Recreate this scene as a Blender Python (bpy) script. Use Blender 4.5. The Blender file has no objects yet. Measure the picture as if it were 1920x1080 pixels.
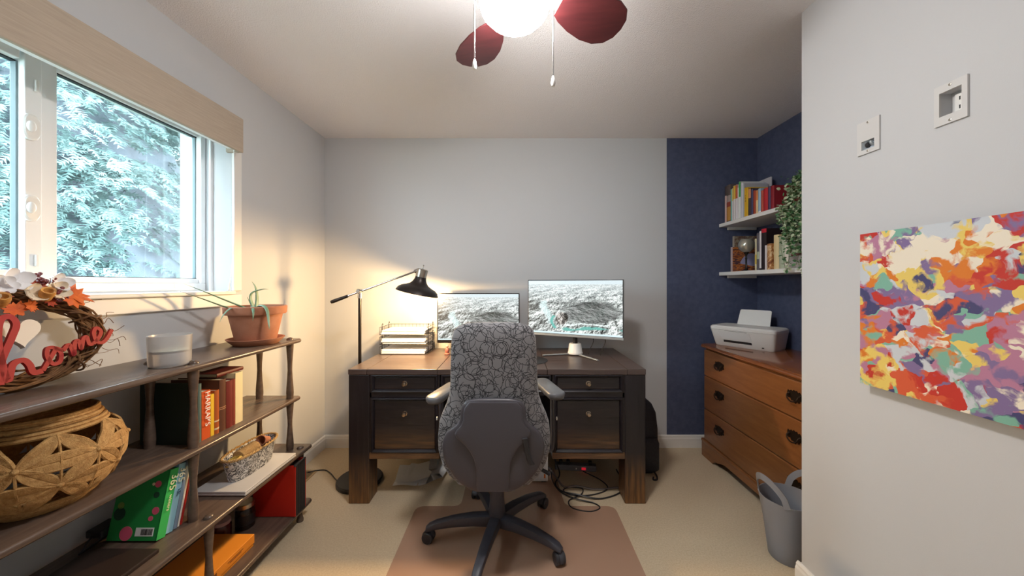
import bpy, bmesh, math, random
import numpy as np
from mathutils import Vector, Matrix, noise as mnoise

# ---------------------------------------------------------------- camera, sky, exposure
scene = bpy.context.scene
COL = scene.collection
cam_d = bpy.data.cameras.new('camera')
cam_d.sensor_width = 36.0
cam_d.lens = 12.0
cam_d.shift_x = -5 / 1920
cam_d.shift_y = -7 / 1920
cam_d.clip_start = 0.02
cam = bpy.data.objects.new('camera', cam_d)
COL.objects.link(cam)
cam.location = (0, 0, 1.28)
cam.rotation_euler = (math.pi / 2, 0, 0)
scene.camera = cam

world = bpy.data.worlds.new('overcast_sky')
scene.world = world
world.use_nodes = True
bg = world.node_tree.nodes['Background']
bg.inputs[0].default_value = (0.80, 0.92, 1.0, 1)
bg.inputs[1].default_value = 17.0

scene.view_settings.view_transform = 'Standard'
scene.view_settings.look = 'None'
scene.view_settings.gamma = 1.0
scene.view_settings.use_curve_mapping = False
scene.view_settings.exposure = 0.24
try:
    scene.cycles.use_denoising = True
    scene.cycles.max_bounces = 10
    scene.cycles.diffuse_bounces = 6
    scene.cycles.transparent_max_bounces = 12
    scene.cycles.sample_clamp_indirect = 6.0
    scene.cycles.caustics_reflective = False
    scene.cycles.caustics_refractive = False
except Exception:
    pass
FAN_LIGHT = 125.0       # emission of the ceiling globe
LAMP_WATT = 44.0       # warm reading lamp bulb

RND = random.Random(7)
PI = math.pi

# ---------------------------------------------------------------- mesh helpers
class MB:
    def __init__(self, M=None):
        self.v = []; self.f = []; self.fm = []; self.m = 0; self.M = M
    def add(self, vs, fs):
        o = len(self.v)
        for p in vs:
            p = Vector(p)
            self.v.append(self.M @ p if self.M else p)
        for f in fs:
            self.f.append([i + o for i in f]); self.fm.append(self.m)
        return self
    def box(self, x0, x1, y0, y1, z0, z1):
        return self.add([(x0,y0,z0),(x1,y0,z0),(x1,y1,z0),(x0,y1,z0),(x0,y0,z1),(x1,y0,z1),(x1,y1,z1),(x0,y1,z1)],
                        [(0,3,2,1),(4,5,6,7),(0,1,5,4),(1,2,6,5),(2,3,7,6),(3,0,4,7)])
    def lathe(self, prof, n=24, c=(0,0,0), sx=1, sy=1):
        vs = []; fs = []
        for r, z in prof:
            for k in range(n):
                a = 2*PI*k/n
                vs.append((c[0]+r*sx*math.cos(a), c[1]+r*sy*math.sin(a), c[2]+z))
        for i in range(len(prof)-1):
            for k in range(n):
                k2 = (k+1) % n
                fs.append((i*n+k, i*n+k2, (i+1)*n+k2, (i+1)*n+k))
        if prof[0][0] > 1e-6: fs.append(tuple(range(n-1,-1,-1)))
        if prof[-1][0] > 1e-6: fs.append(tuple((len(prof)-1)*n+k for k in range(n)))
        return self.add(vs, fs)
    def tube(self, pts, r, n=8, closed=False, flat=1.0, cap=True):
        pts = [Vector(p) for p in pts]; N = len(pts)
        rs = r if isinstance(r, (list, tuple)) else [r]*N
        vs = []; fs = []; up = None
        for i, p in enumerate(pts):
            if closed: t = pts[(i+1) % N]-pts[i-1]
            else: t = pts[min(i+1,N-1)]-pts[max(i-1,0)]
            if t.length < 1e-9: t = Vector((0,0,1))
            t.normalize()
            if up is None:
                up = Vector((0,0,1)) if abs(t.z) < .9 else Vector((1,0,0))
            s = t.cross(up)
            if s.length < 1e-6: s = t.orthogonal()
            s.normalize(); up = s.cross(t).normalized()
            for k in range(n):
                a = 2*PI*k/n
                vs.append(p + s*(rs[i]*math.cos(a)) + up*(rs[i]*flat*math.sin(a)))
        m = N if closed else N-1
        for i in range(m):
            j = (i+1) % N
            for k in range(n):
                k2 = (k+1) % n
                fs.append((i*n+k, i*n+k2, j*n+k2, j*n+k))
        if not closed and cap:
            fs.append(tuple(range(n-1,-1,-1))); fs.append(tuple((N-1)*n+k for k in range(n)))
        return self.add(vs, fs)
    def prism(self, poly, w0, w1, fn=None):
        # poly in (u,v), extruded along w; fn maps (u,v,w) to a point
        fn = fn or (lambda u,v,w: (u,v,w))
        n = len(poly)
        vs = [fn(u,v,w0) for u,v in poly] + [fn(u,v,w1) for u,v in poly]
        fs = [tuple(range(n-1,-1,-1)), tuple(range(n,2*n))] + [(k,(k+1)%n,n+(k+1)%n,n+k) for k in range(n)]
        return self.add(vs, fs)
    def loft(self, rings, cap=True, closed=False):
        n = len(rings[0]); vs = [p for r in rings for p in r]; fs = []
        m = len(rings) if closed else len(rings)-1
        for i in range(m):
            j = (i+1) % len(rings)
            for k in range(n):
                k2 = (k+1) % n
                fs.append((i*n+k, i*n+k2, j*n+k2, j*n+k))
        if cap and not closed:
            fs.append(tuple(range(n-1,-1,-1))); fs.append(tuple((len(rings)-1)*n+k for k in range(n)))
        return self.add(vs, fs)
    def sphere(self, c, r, nu=16, nv=10):
        r = r if isinstance(r,(tuple,list)) else (r,r,r)
        prof = [(math.sin(PI*i/nv), -math.cos(PI*i/nv)) for i in range(nv+1)]
        vs=[]; fs=[]
        for s,z in prof:
            for k in range(nu):
                a=2*PI*k/nu
                vs.append((c[0]+r[0]*s*math.cos(a), c[1]+r[1]*s*math.sin(a), c[2]+r[2]*z))
        for i in range(nv):
            for k in range(nu):
                k2=(k+1)%nu
                fs.append((i*nu+k,i*nu+k2,(i+1)*nu+k2,(i+1)*nu+k))
        return self.add(vs,fs)
    def build(self, name, mat, parent=None, loc=None, rot=None, smooth=False, bevel=0, seg=2, ang=35, kind=None):
        me = bpy.data.meshes.new(name)
        me.from_pydata([tuple(p) for p in self.v], [], self.f)
        me.validate()
        bm = bmesh.new(); bm.from_mesh(me)
        bmesh.ops.remove_doubles(bm, verts=bm.verts, dist=1e-6)
        bmesh.ops.recalc_face_normals(bm, faces=bm.faces)
        if bevel:
            ed = [e for e in bm.edges if len(e.link_faces) == 2 and e.calc_face_angle(0) > .5]
            bmesh.ops.bevel(bm, geom=ed, offset=bevel, segments=seg, profile=.5, affect='EDGES', clamp_overlap=True)
        bm.to_mesh(me); bm.free()
        ms = mat if isinstance(mat,(list,tuple)) else [mat]
        for m in ms: me.materials.append(m)
        if len(ms) > 1 and not bevel and len(me.polygons) == len(self.fm):
            for p, k in zip(me.polygons, self.fm): p.material_index = k
        if smooth:
            me.polygons.foreach_set('use_smooth', [True]*len(me.polygons))
            try: me.set_sharp_from_angle(angle=math.radians(ang))
            except Exception: pass
        o = bpy.data.objects.new(name, me); COL.objects.link(o)
        if parent: o.parent = parent
        if loc: o.location = loc
        if rot: o.rotation_euler = rot
        if kind: o['kind'] = kind
        return o

def tag(o, label, cat, group=None):
    o['label'] = label; o['category'] = cat
    if group: o['group'] = group
    return o
def thing(name, label, cat, loc=(0,0,0), rotz=0, group=None, rot=None):
    o = bpy.data.objects.new(name, None); COL.objects.link(o)
    o.empty_display_size = .05
    o.location = loc; o.rotation_euler = rot if rot else (0,0,rotz)
    return tag(o, label, cat, group)
def struct(name, mb, mat, **k):
    o = mb.build(name, mat, **k); o['kind'] = 'structure'; return o
def smoothpath(pts, n=8):
    # Catmull-Rom through the points
    pts = [Vector(p) for p in pts]; out = []
    for i in range(len(pts)-1):
        p0 = pts[max(i-1,0)]; p1 = pts[i]; p2 = pts[i+1]; p3 = pts[min(i+2,len(pts)-1)]
        for k in range(n):
            t = k/n
            out.append(.5*((2*p1)+(p2-p0)*t+(2*p0-5*p1+4*p2-p3)*t*t+(3*p1-p0-3*p2+p3)*t**3))
    out.append(pts[-1]); return out
def text_mesh(name, body, size, mat, parent, M, extrude=.0006, align='CENTER'):
    cu = bpy.data.curves.new(name, 'FONT'); cu.body = body; cu.size = size
    cu.extrude = extrude; cu.align_x = align; cu.align_y = 'CENTER'; cu.resolution_u = 3
    t = bpy.data.objects.new(name+'_tmp', cu); COL.objects.link(t)
    bpy.context.view_layer.update()
    me = bpy.data.meshes.new_from_object(t.evaluated_get(bpy.context.evaluated_depsgraph_get()))
    bpy.data.objects.remove(t); bpy.data.curves.remove(cu)
    me.transform(M); me.materials.clear(); me.materials.append(mat); me.name = name
    o = bpy.data.objects.new(name, me); COL.objects.link(o); o.parent = parent
    return o
def frame(ux, uy, uz, o):
    # matrix whose columns are the given axes
    M = Matrix.Identity(4)
    for i in range(3): M[i][0]=ux[i]; M[i][1]=uy[i]; M[i][2]=uz[i]; M[i][3]=o[i]
    return M

# ---------------------------------------------------------------- materials
def lin(c):
    return tuple((x/255/12.92 if x/255 <= .04045 else ((x/255+.055)/1.055)**2.4) for x in c)
def rgba(c): return (c[0], c[1], c[2], 1)
def mat(name, col, rough=.5, metal=0, col2=None, nscale=20, bump=0, bscale=200, stretch=None, coat=0, emit=None, estr=0, lo=.35, hi=.65, spec=None, sheen=0, detail=4, trans=0, sub=0):
    m = bpy.data.materials.new(name); m.use_nodes = True
    nt = m.node_tree; b = nt.nodes['Principled BSDF']
    b.inputs['Base Color'].default_value = rgba(col); b.inputs['Roughness'].default_value = rough
    b.inputs['Metallic'].default_value = metal
    if coat: b.inputs['Coat Weight'].default_value = coat; b.inputs['Coat Roughness'].default_value = .12
    if spec is not None: b.inputs['Specular IOR Level'].default_value = spec
    if sheen: b.inputs['Sheen Weight'].default_value = sheen
    if trans: b.inputs['Transmission Weight'].default_value = trans
    if sub: b.inputs['Subsurface Weight'].default_value = sub; b.inputs['Subsurface Radius'].default_value = (.02,.02,.02)
    if emit: b.inputs['Emission Color'].default_value = rgba(emit); b.inputs['Emission Strength'].default_value = estr
    tc = None
    def coords():
        nonlocal tc
        if tc is None:
            t = nt.nodes.new('ShaderNodeTexCoord'); tc = t.outputs['Object']
            if stretch:
                mp = nt.nodes.new('ShaderNodeMapping'); mp.inputs['Scale'].default_value = stretch
                nt.links.new(tc, mp.inputs['Vector']); tc = mp.outputs['Vector']
        return tc
    if col2 is not None:
        n = nt.nodes.new('ShaderNodeTexNoise'); n.inputs['Scale'].default_value = nscale; n.inputs['Detail'].default_value = detail
        n.inputs['Roughness'].default_value = .6
        nt.links.new(coords(), n.inputs['Vector'])
        r = nt.nodes.new('ShaderNodeValToRGB')
        r.color_ramp.elements[0].position = lo; r.color_ramp.elements[1].position = hi
        r.color_ramp.elements[0].color = rgba(col); r.color_ramp.elements[1].color = rgba(col2)
        nt.links.new(n.outputs['Fac'], r.inputs['Fac']); nt.links.new(r.outputs['Color'], b.inputs['Base Color'])
    if bump:
        n = nt.nodes.new('ShaderNodeTexNoise'); n.inputs['Scale'].default_value = bscale; n.inputs['Detail'].default_value = 3
        nt.links.new(coords(), n.inputs['Vector'])
        bp = nt.nodes.new('ShaderNodeBump'); bp.inputs['Strength'].default_value = bump; bp.inputs['Distance'].default_value = .004
        nt.links.new(n.outputs['Fac'], bp.inputs['Height']); nt.links.new(bp.outputs['Normal'], b.inputs['Normal'])
    return m
def srgb(*c): return lin(c)

M_wall   = mat('wall_paint', srgb(198,200,203), .75, bump=.05, bscale=350)
M_blue   = mat('navy_paint', srgb(80,88,116), .72, col2=srgb(70,78,106), nscale=30, bump=.08, bscale=260)
M_ceil   = mat('stipple_ceiling', srgb(236,234,236), .9, bump=.85, bscale=170)
M_carpet = mat('beige_carpet', srgb(204,182,148), .95, col2=srgb(222,203,172), nscale=130, bump=.8, bscale=420, sheen=.15, lo=.3, hi=.7)
M_trim   = mat('white_trim', srgb(232,230,226), .45)
M_vinyl  = mat('white_vinyl', srgb(238,240,242), .35)
M_gasket = mat('dark_gasket', srgb(40,44,50), .6)
M_black  = mat('black_plastic', srgb(34,34,38), .42)
M_blackg = mat('black_gloss', srgb(18,18,20), .18)
M_metal  = mat('brushed_nickel', srgb(176,170,160), .28, 1)
M_chrome = mat('chrome', srgb(205,205,205), .12, 1)
M_dkmet  = mat('gunmetal', srgb(66,62,60), .38, 1)
M_white  = mat('white_plastic', srgb(232,232,230), .4)
M_paper  = mat('white_paper', srgb(238,238,238), .8)
M_pages  = mat('book_pages', srgb(226,216,192), .85, col2=srgb(206,194,168), nscale=60, stretch=(1,.02,.02))

def plain(name, c, rough=.55, **k): return mat(name, srgb(*c), rough, **k)

def glass_mat(name, tint=(.97,1,1), refl=.5):
    m = bpy.data.materials.new(name); m.use_nodes = True; nt = m.node_tree
    nt.nodes.remove(nt.nodes['Principled BSDF']); out = nt.nodes['Material Output']
    t = nt.nodes.new('ShaderNodeBsdfTransparent'); t.inputs[0].default_value = rgba(tint)
    g = nt.nodes.new('ShaderNodeBsdfGlossy'); g.inputs['Roughness'].default_value = .02
    fr = nt.nodes.new('ShaderNodeFresnel'); fr.inputs[0].default_value = 1.45
    mu = nt.nodes.new('ShaderNodeMath'); mu.operation = 'MULTIPLY'; mu.inputs[1].default_value = refl
    mx = nt.nodes.new('ShaderNodeMixShader')
    nt.links.new(fr.outputs[0], mu.inputs[0]); nt.links.new(mu.outputs[0], mx.inputs[0])
    nt.links.new(t.outputs[0], mx.inputs[1]); nt.links.new(g.outputs[0], mx.inputs[2]); nt.links.new(mx.outputs[0], out.inputs[0])
    return m
M_glass = glass_mat('window_glass')

def wood(name, c1, c2, scale=14, stretch=(1,1,1), rough=.4, coat=0, bump=.1, wear_reflect=None):
    """grain by stretched noise; wear = (colour, z_low, z_high): worn bare wood near the foot of posts, painted carpet reflection low on panels, broken up by grain noise"""
    m = bpy.data.materials.new(name); m.use_nodes = True; nt = m.node_tree; b = nt.nodes['Principled BSDF']
    b.inputs['Roughness'].default_value = rough
    if coat: b.inputs['Coat Weight'].default_value = coat; b.inputs['Coat Roughness'].default_value = .15
    tc = nt.nodes.new('ShaderNodeTexCoord'); mp = nt.nodes.new('ShaderNodeMapping'); mp.inputs['Scale'].default_value = stretch
    nt.links.new(tc.outputs['Object'], mp.inputs['Vector'])
    n = nt.nodes.new('ShaderNodeTexNoise'); n.inputs['Scale'].default_value = scale; n.inputs['Detail'].default_value = 6; n.inputs['Roughness'].default_value = .65; n.inputs['Distortion'].default_value = .6
    nt.links.new(mp.outputs[0], n.inputs['Vector'])
    r = nt.nodes.new('ShaderNodeValToRGB'); r.color_ramp.elements[0].position = .32; r.color_ramp.elements[1].position = .68
    r.color_ramp.elements[0].color = rgba(c1); r.color_ramp.elements[1].color = rgba(c2)
    nt.links.new(n.outputs['Fac'], r.inputs['Fac'])
    col = r.outputs['Color']
    if wear_reflect:
        wc, z0, z1 = wear_reflect
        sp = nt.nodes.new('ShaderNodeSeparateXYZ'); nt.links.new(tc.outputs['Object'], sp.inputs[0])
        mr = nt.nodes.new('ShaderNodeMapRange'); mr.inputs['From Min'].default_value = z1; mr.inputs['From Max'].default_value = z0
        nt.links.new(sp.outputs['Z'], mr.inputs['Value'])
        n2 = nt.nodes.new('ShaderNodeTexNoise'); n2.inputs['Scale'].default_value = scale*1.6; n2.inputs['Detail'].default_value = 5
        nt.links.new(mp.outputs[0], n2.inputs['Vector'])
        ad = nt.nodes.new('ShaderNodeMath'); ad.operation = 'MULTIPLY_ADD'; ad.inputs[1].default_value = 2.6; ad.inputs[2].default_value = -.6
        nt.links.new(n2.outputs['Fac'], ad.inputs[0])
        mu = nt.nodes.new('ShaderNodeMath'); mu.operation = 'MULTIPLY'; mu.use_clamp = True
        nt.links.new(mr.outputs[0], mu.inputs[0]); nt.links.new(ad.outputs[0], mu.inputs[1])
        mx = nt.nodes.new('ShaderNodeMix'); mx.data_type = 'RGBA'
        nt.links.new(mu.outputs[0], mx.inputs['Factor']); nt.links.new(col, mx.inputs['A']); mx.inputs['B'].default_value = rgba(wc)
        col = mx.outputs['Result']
    nt.links.new(col, b.inputs['Base Color'])
    if bump:
        bp = nt.nodes.new('ShaderNodeBump'); bp.inputs['Strength'].default_value = bump; bp.inputs['Distance'].default_value = .003
        nt.links.new(n.outputs['Fac'], bp.inputs['Height']); nt.links.new(bp.outputs['Normal'], b.inputs['Normal'])
    return m

# ---------------------------------------------------------------- the room
XL, XR, XA, YB, YN, ZC = -1.494, 1.217, 1.91, 2.686, -1.0, 2.43
def holed_wall(u0, u1, v0, v1, holes, w0, w1, fn):
    us = sorted({u0,u1,*[h[0] for h in holes],*[h[1] for h in holes]}); vs = sorted({v0,v1,*[h[2] for h in holes],*[h[3] for h in holes]})
    def solid(i,j):
        if i < 0 or j < 0 or i >= len(us)-1 or j >= len(vs)-1: return False
        a=(us[i]+us[i+1])/2; b=(vs[j]+vs[j+1])/2
        return not any(h[0]<a<h[1] and h[2]<b<h[3] for h in holes)
    mb = MB()
    for i in range(len(us)-1):
        for j in range(len(vs)-1):
            if not solid(i,j): continue
            a,b,c,d = us[i],us[i+1],vs[j],vs[j+1]
            for w in (w0,w1): mb.add([fn(a,c,w),fn(b,c,w),fn(b,d,w),fn(a,d,w)],[(0,1,2,3)])
            if not solid(i-1,j): mb.add([fn(a,c,w0),fn(a,d,w0),fn(a,d,w1),fn(a,c,w1)],[(0,1,2,3)])
            if not solid(i+1,j): mb.add([fn(b,c,w0),fn(b,d,w0),fn(b,d,w1),fn(b,c,w1)],[(0,1,2,3)])
            if not solid(i,j-1): mb.add([fn(a,c,w0),fn(b,c,w0),fn(b,c,w1),fn(a,c,w1)],[(0,1,2,3)])
            if not solid(i,j+1): mb.add([fn(a,d,w0),fn(b,d,w0),fn(b,d,w1),fn(a,d,w1)],[(0,1,2,3)])
    return mb
WY0, WY1, WZ0, WZ1 = .22, 1.80, 1.24, 2.10
struct('floor', MB().box(XL-.25, XA+.1, YN-.1, YB+.1, -.1, 0), M_carpet)
struct('ceiling', MB().box(XL-.25, XA+.1, YN-.1, YB+.1, ZC, ZC+.1), M_ceil)
struct('wall_left', holed_wall(YN-.1, YB+.1, 0, ZC, [(WY0,WY1,WZ0,WZ1)], XL, -1.74, lambda u,v,w:(w,u,v)), M_wall)
struct('wall_back', MB().box(XL, 1.196, YB, YB+.1, 0, ZC), M_wall)
struct('wall_alcove_back', MB().box(1.196, XA, YB, YB+.1, 0, ZC), M_blue)
struct('wall_alcove_side', MB().box(XA, XA+.1, 1.347, YB+.1, 0, ZC), M_blue)
struct('wall_alcove_near', MB().box(XR+.1, XA+.1, 1.347, 1.447, 0, ZC), M_wall)
PL1 = (.913,.986,1.787); PL2 = (1.134,1.2075,1.787)
struct('wall_right', holed_wall(YN-.1, 1.447, 0, ZC, [(.925,.974,1.755,1.822),(1.150,1.192,1.745,1.775)], XR, XR+.1, lambda u,v,w:(w,u,v)), M_wall)
struct('wall_rear', MB().box(XL-.246, XR+.1, YN-.1, YN, 0, ZC), M_wall)

def baseboard(name, p0, p1, nrm):
    # profiled board from p0 to p1 (floor line on the wall), nrm points into the room
    prof = [(0,0),(.016,0),(.016,.070),(.012,.080),(.012,.088),(.006,.097),(0,.097)]
    p0 = Vector((*p0,0)); p1 = Vector((*p1,0)); n = Vector((*nrm,0))
    mb = MB().loft([[p0+n*a+Vector((0,0,b)) for a,b in prof],[p1+n*a+Vector((0,0,b)) for a,b in prof]])
    return struct(name, mb, M_trim)
baseboard('baseboard_back', (XL,YB), (XA,YB), (0,-1))
baseboard('baseboard_left', (XL,YN), (XL,YB), (1,0))
baseboard('baseboard_alcove', (XA,1.447), (XA,YB), (-1,0))
baseboard('baseboard_right', (XR,YN), (XR,1.447+.016), (-1,0))
baseboard('baseboard_right_return', (XR,1.447), (XR+.1,1.447), (0,1))

# window
win = bpy.data.objects.new('window_1', None); COL.objects.link(win); win.location = (-1.66, 1.0, WZ0); win['kind'] = 'structure'
def wbox(name, x0,x1,y0,y1,z0,z1, m=M_vinyl, bevel=.003, parent=None):
    mb = MB().box(x0+1.66,x1+1.66,y0-1.0,y1-1.0,z0-WZ0,z1-WZ0)
    return mb.build(name, m, parent or win, bevel=bevel)
wbox('frame_bottom', -1.74,-1.63, WY0,WY1, WZ0,1.285)
wbox('frame_top', -1.74,-1.63, WY0,WY1, 2.065,WZ1)
wbox('frame_side', -1.74,-1.63, 1.775,WY1, 1.285,2.065)
wbox('frame_side', -1.74,-1.63, WY0,.25, 1.285,2.065)
wbox('mullion', -1.688,-1.645, 1.173,1.228, 1.285,2.065)
# fixed right light
wbox('sash_rail', -1.70,-1.645, 1.228,1.775, 1.285,1.308)
wbox('sash_rail', -1.70,-1.645, 1.228,1.775, 2.045,2.065)
for z0,z1 in ((1.308,1.311),(2.040,2.045)): wbox('gasket', -1.672,-1.655, 1.228,1.775, z0,z1, M_gasket, 0)
wbox('gasket', -1.672,-1.658, 1.770,1.775, 1.311,2.040, plain('teal_gasket',(128,150,156)), 0)
wbox('pane', -1.668,-1.664, 1.226,1.776, 1.306,2.047, M_glass, 0)
# sliding left sash
wbox('sash_stile', -1.672,-1.622, 1.130,1.172, 1.287,2.06)
wbox('sash_rail', -1.695,-1.622, .25,1.120, 1.287,1.327)
wbox('sash_rail', -1.695,-1.622, .25,1.120, 2.02,2.06)
wbox('gasket', -1.664,-1.645, 1.125,1.130, 1.327,2.02, plain('teal_gasket_b',(120,140,146)), 0)
wbox('gasket', -1.664,-1.645, .25,1.125, 2.016,2.02, M_gasket, 0)
wbox('pane', -1.662,-1.658, .25,1.131, 1.325,2.022, M_glass, 0)
# cam locks on the stile
for z in (1.805,1.535):
    y=1.140
    ring=[[(-1.622+1.66+t, y-1.0+.021*sc*math.copysign(abs(math.cos(a))**.7,math.cos(a)), z-WZ0+.043*sc*math.copysign(abs(math.sin(a))**.7,math.sin(a))) for a in [2*PI*k/20 for k in range(20)]] for t,sc in ((0,1),(.010,1),(.014,.86))]
    lk = MB().loft(ring).build('lock', M_white, win, smooth=True)
    MB().sphere((.054, y-1.0-.006, z-WZ0), (.010,.011,.019)).build('lock_knob', M_white, lk, smooth=True)
for z in (1.95,1.36):
    wbox('latch', -1.622,-1.612, 1.150,1.158, z-.02,z+.02, M_white, .002)
wbox('blind_track', -1.60,-1.592, 1.786,1.80, WZ0,WZ1, M_vinyl, 0)
# casing and sill
struct('trim_1', MB().box(XL, XL+.014, WY0-.05, 1.852, 1.167, WZ0-.014), M_trim, bevel=.003)
struct('trim_2', MB().box(XL, XL+.014, 1.80, 1.852, WZ0+.006, 2.15), M_trim, bevel=.003)
struct('trim_3', MB().box(-1.632, XL+.026, WY0-.05, 1.80, WZ0-.012, WZ0+.005), M_trim, bevel=.004)

# outside: lawn and cedars
struct('ground', MB().box(-14,-1.85,-6,14,-.55,-.5), mat('lawn', srgb(120,140,108), .95, col2=srgb(140,158,130), nscale=3))
M_leafc = mat('cedar_foliage', srgb(66,96,94), .75, col2=srgb(110,134,131), nscale=3.0, lo=.3, hi=.7)
M_leafd = mat('cedar_inner', srgb(82,92,100), .9, col2=srgb(96,102,110), nscale=5)  # grey tone paints the shade inside the crown
M_bark = plain('cedar_bark', (120,105,98), .9)
def cedar(label, x, y, h, r, n, seed):
    rd = random.Random(seed)
    t = thing('cedar_tree', label, 'tree', (x,y,-.5), 0, 'cedars outside the window')
    MB().lathe([(.16,0),(.12,h*.4),(.03,h*.95),(0,h)], 10).build('trunk', M_bark, t, smooth=True)
    # dense inner growth, lumpy cone
    rings=[]
    for i in range(15):
        f=i/14; rr=(r*.80)*(1-f)**.6+.02
        rings.append([((rr*(1+.16*mnoise.noise(Vector((math.cos(a)*2+seed,math.sin(a)*2,f*7)))))*math.cos(a),(rr*(1+.16*mnoise.noise(Vector((math.cos(a)*2+seed,math.sin(a)*2,f*7)))))*math.sin(a), .15+f*(h-.2)) for a in [2*PI*k/20 for k in range(20)]])
    MB().loft(rings).build('inner_foliage', M_leafd, t, smooth=True)
    mb = MB(); Z=Vector((0,0,1))
    for i in range(n):
        # one drooping branch carrying a flat fan of feathery sprays
        f = rd.random()**1.35*.97
        z = .1+f*(h-.15); rr = r*(1-f)**.6*(.74+.26*rd.random())+.05
        a = rd.uniform(0,2*PI)
        base = Vector((rr*.72*math.cos(a), rr*.72*math.sin(a), z+.1))
        out = Vector((math.cos(a),math.sin(a),0)); side = Vector((-math.sin(a),math.cos(a),0))
        bd = (out+side*rd.uniform(-.7,.7)+Z*rd.uniform(-.35,.15)).normalized(); bs_ = bd.cross(Z).normalized(); bs_=(bs_+Z*rd.uniform(-.35,.35)).normalized()
        BL = rd.uniform(.38,.75)
        for q in range(30):
            u=rd.random()**.7; sg=rd.choice((-1,1)); sw=rd.random()*BL*.42*(1-.55*u)
            p0=base+bd*(BL*u)+bs_*(sg*sw)-Z*(.42*BL*u*u+.35*sw+rd.uniform(0,.05))
            d=(bd*rd.uniform(.5,1.1)+bs_*(sg*rd.uniform(.1,.9))-Z*rd.uniform(.35,1.1)).normalized()
            s=(bs_+bd*rd.uniform(-.5,.5)+Z*rd.uniform(-.3,.3)); s=(s-d*s.dot(d)).normalized()
            L=rd.uniform(.07,.15); w=L*.36; up=d.cross(s)
            for k in range(4):
                u0=k/4; c0=p0+d*(L*u0); ln=w*(1.05-.75*u0)*rd.uniform(.7,1.2)
                for sg2 in (-1,1):
                    mb.add([c0,c0+d*(L*.20),c0+s*(sg2*ln)+d*(L*.34)+up*rd.uniform(-.012,.012)],[(0,1,2)])
    mb.build('foliage', M_leafc, t, kind='stuff')
    return t
cedar('tall cedar filling most of the right window pane', -4.9, 3.55, 5.4, 2.1, 1900, 1)
cedar('cedar outside seen through the left sliding sash', -4.5, .55, 5.0, 1.85, 900, 2)
cedar('cedar standing behind and right of the tallest one', -5.6, 6.9, 5.2, 2.1, 450, 3)

# valance with roller blind cord
M_val = mat('linen_valance', srgb(172,158,142), .85, col2=srgb(182,168,152), nscale=60, stretch=(1,.15,3), bump=.12, bscale=300)
t = thing('window_valance', 'beige linen covered blind valance above the window', 'valance', (XL,.9,1.962))
MB().box(.066,.084,-.8,.876,0,.176).build('front_panel', M_val, t, bevel=.004)
MB().box(.002,.066,.862,.876,0,.176).build('end_panel', M_val, t, bevel=.003)
MB().box(.002,.066,-.8,.862,.164,.176).build('top_panel', M_val, t)
MB().box(.02,.06,-.8,.85,.012,.04).build('roller_rail', M_vinyl, t, bevel=.006)
MB().tube(smoothpath([(.05,.855,.02),(.051,.857,-.2),(.053,.853,-.45),(.046,.842,-.62),(.04,.838,-.69)],6), .0018, 6).build('pull_cord', M_vinyl, t, smooth=True)
MB().lathe([(.0,0),(.005,.003),(.004,.022),(.0015,.028)],8,(.04,.838,-.715)).build('cord_tassel', M_vinyl, t, smooth=True)

# ---------------------------------------------------------------- desk
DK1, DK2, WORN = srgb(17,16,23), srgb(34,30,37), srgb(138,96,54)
M_desk = wood('espresso_wood', DK1, DK2, 12, (.25,3,3), .36, bump=.35)
M_deskv = wood('espresso_wood_post', DK1, DK2, 12, (3,3,.25), .38, bump=.35, wear_reflect=(WORN,.0,.30))
M_desktop = wood('espresso_wood_top', srgb(66,55,54), srgb(88,74,69), 10, (.3,3,3), .3, bump=.2)
M_deskp = wood('espresso_panel', srgb(20,19,25), srgb(42,36,38), 14, (.25,3,3), .32, bump=.35, wear_reflect=(srgb(120,84,50),-.20,-.02))  # brown at the panel foot is the warm carpet's reflection painted into the colour
M_edge = wood('worn_edge_wood', srgb(62,48,42), srgb(128,92,58), 18, (.25,3,3), .4, bump=.3)
DX, DY = -.1025, 1.988
desk = thing('desk', 'dark distressed wooden desk with panelled drawers and thick square legs', 'desk', (DX,DY,0))
LW = .122; HW = .8665; DH = .786; DD = .655
for i,(sx,sy) in enumerate(((-1,0),(1,0),(-1,1),(1,1))):
    x0 = -HW if sx < 0 else HW-LW; y0 = 0 if sy == 0 else DD-LW
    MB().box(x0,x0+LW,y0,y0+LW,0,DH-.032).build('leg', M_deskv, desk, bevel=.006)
seams = [-.8665,-.7575,-.3475,.2925,.7575,.8665]
for a,b in zip(seams[:-1],seams[1:]):
    MB().box(a+.0008,b-.0008,-.006,DD,DH-.032,DH).build('plank', M_desktop, desk, bevel=.003)
MB().box(-HW+LW,HW-LW,.004,.03,.752,DH-.032).build('top_rail', M_desk, desk)
MB().box(-HW+LW,HW-LW,DD-.05,DD-.03,.26,DH-.032).build('back_panel', M_desk, desk)
for sx in (-1,1): MB().box(sx*(HW-.04)-.01,sx*(HW-.04)+.01,LW,DD-LW,.26,DH-.032).build('side_panel', M_desk, desk)
def knob(parent, x, y, z, m=mat('pewter_knob', srgb(168,154,140), .25, 1), r=.0135):
    k = MB(Matrix.Translation((x,y,z)) @ Matrix.Rotation(PI/2,4,'X'))
    k.lathe([(r*1.15,0),(r*1.15,.002),(r*.45,.004),(r*.45,.011),(r*.9,.014),(r,.019),(r*.8,.024),(0,.026)],14)
    return k.build('knob', m, parent, smooth=True)
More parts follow.
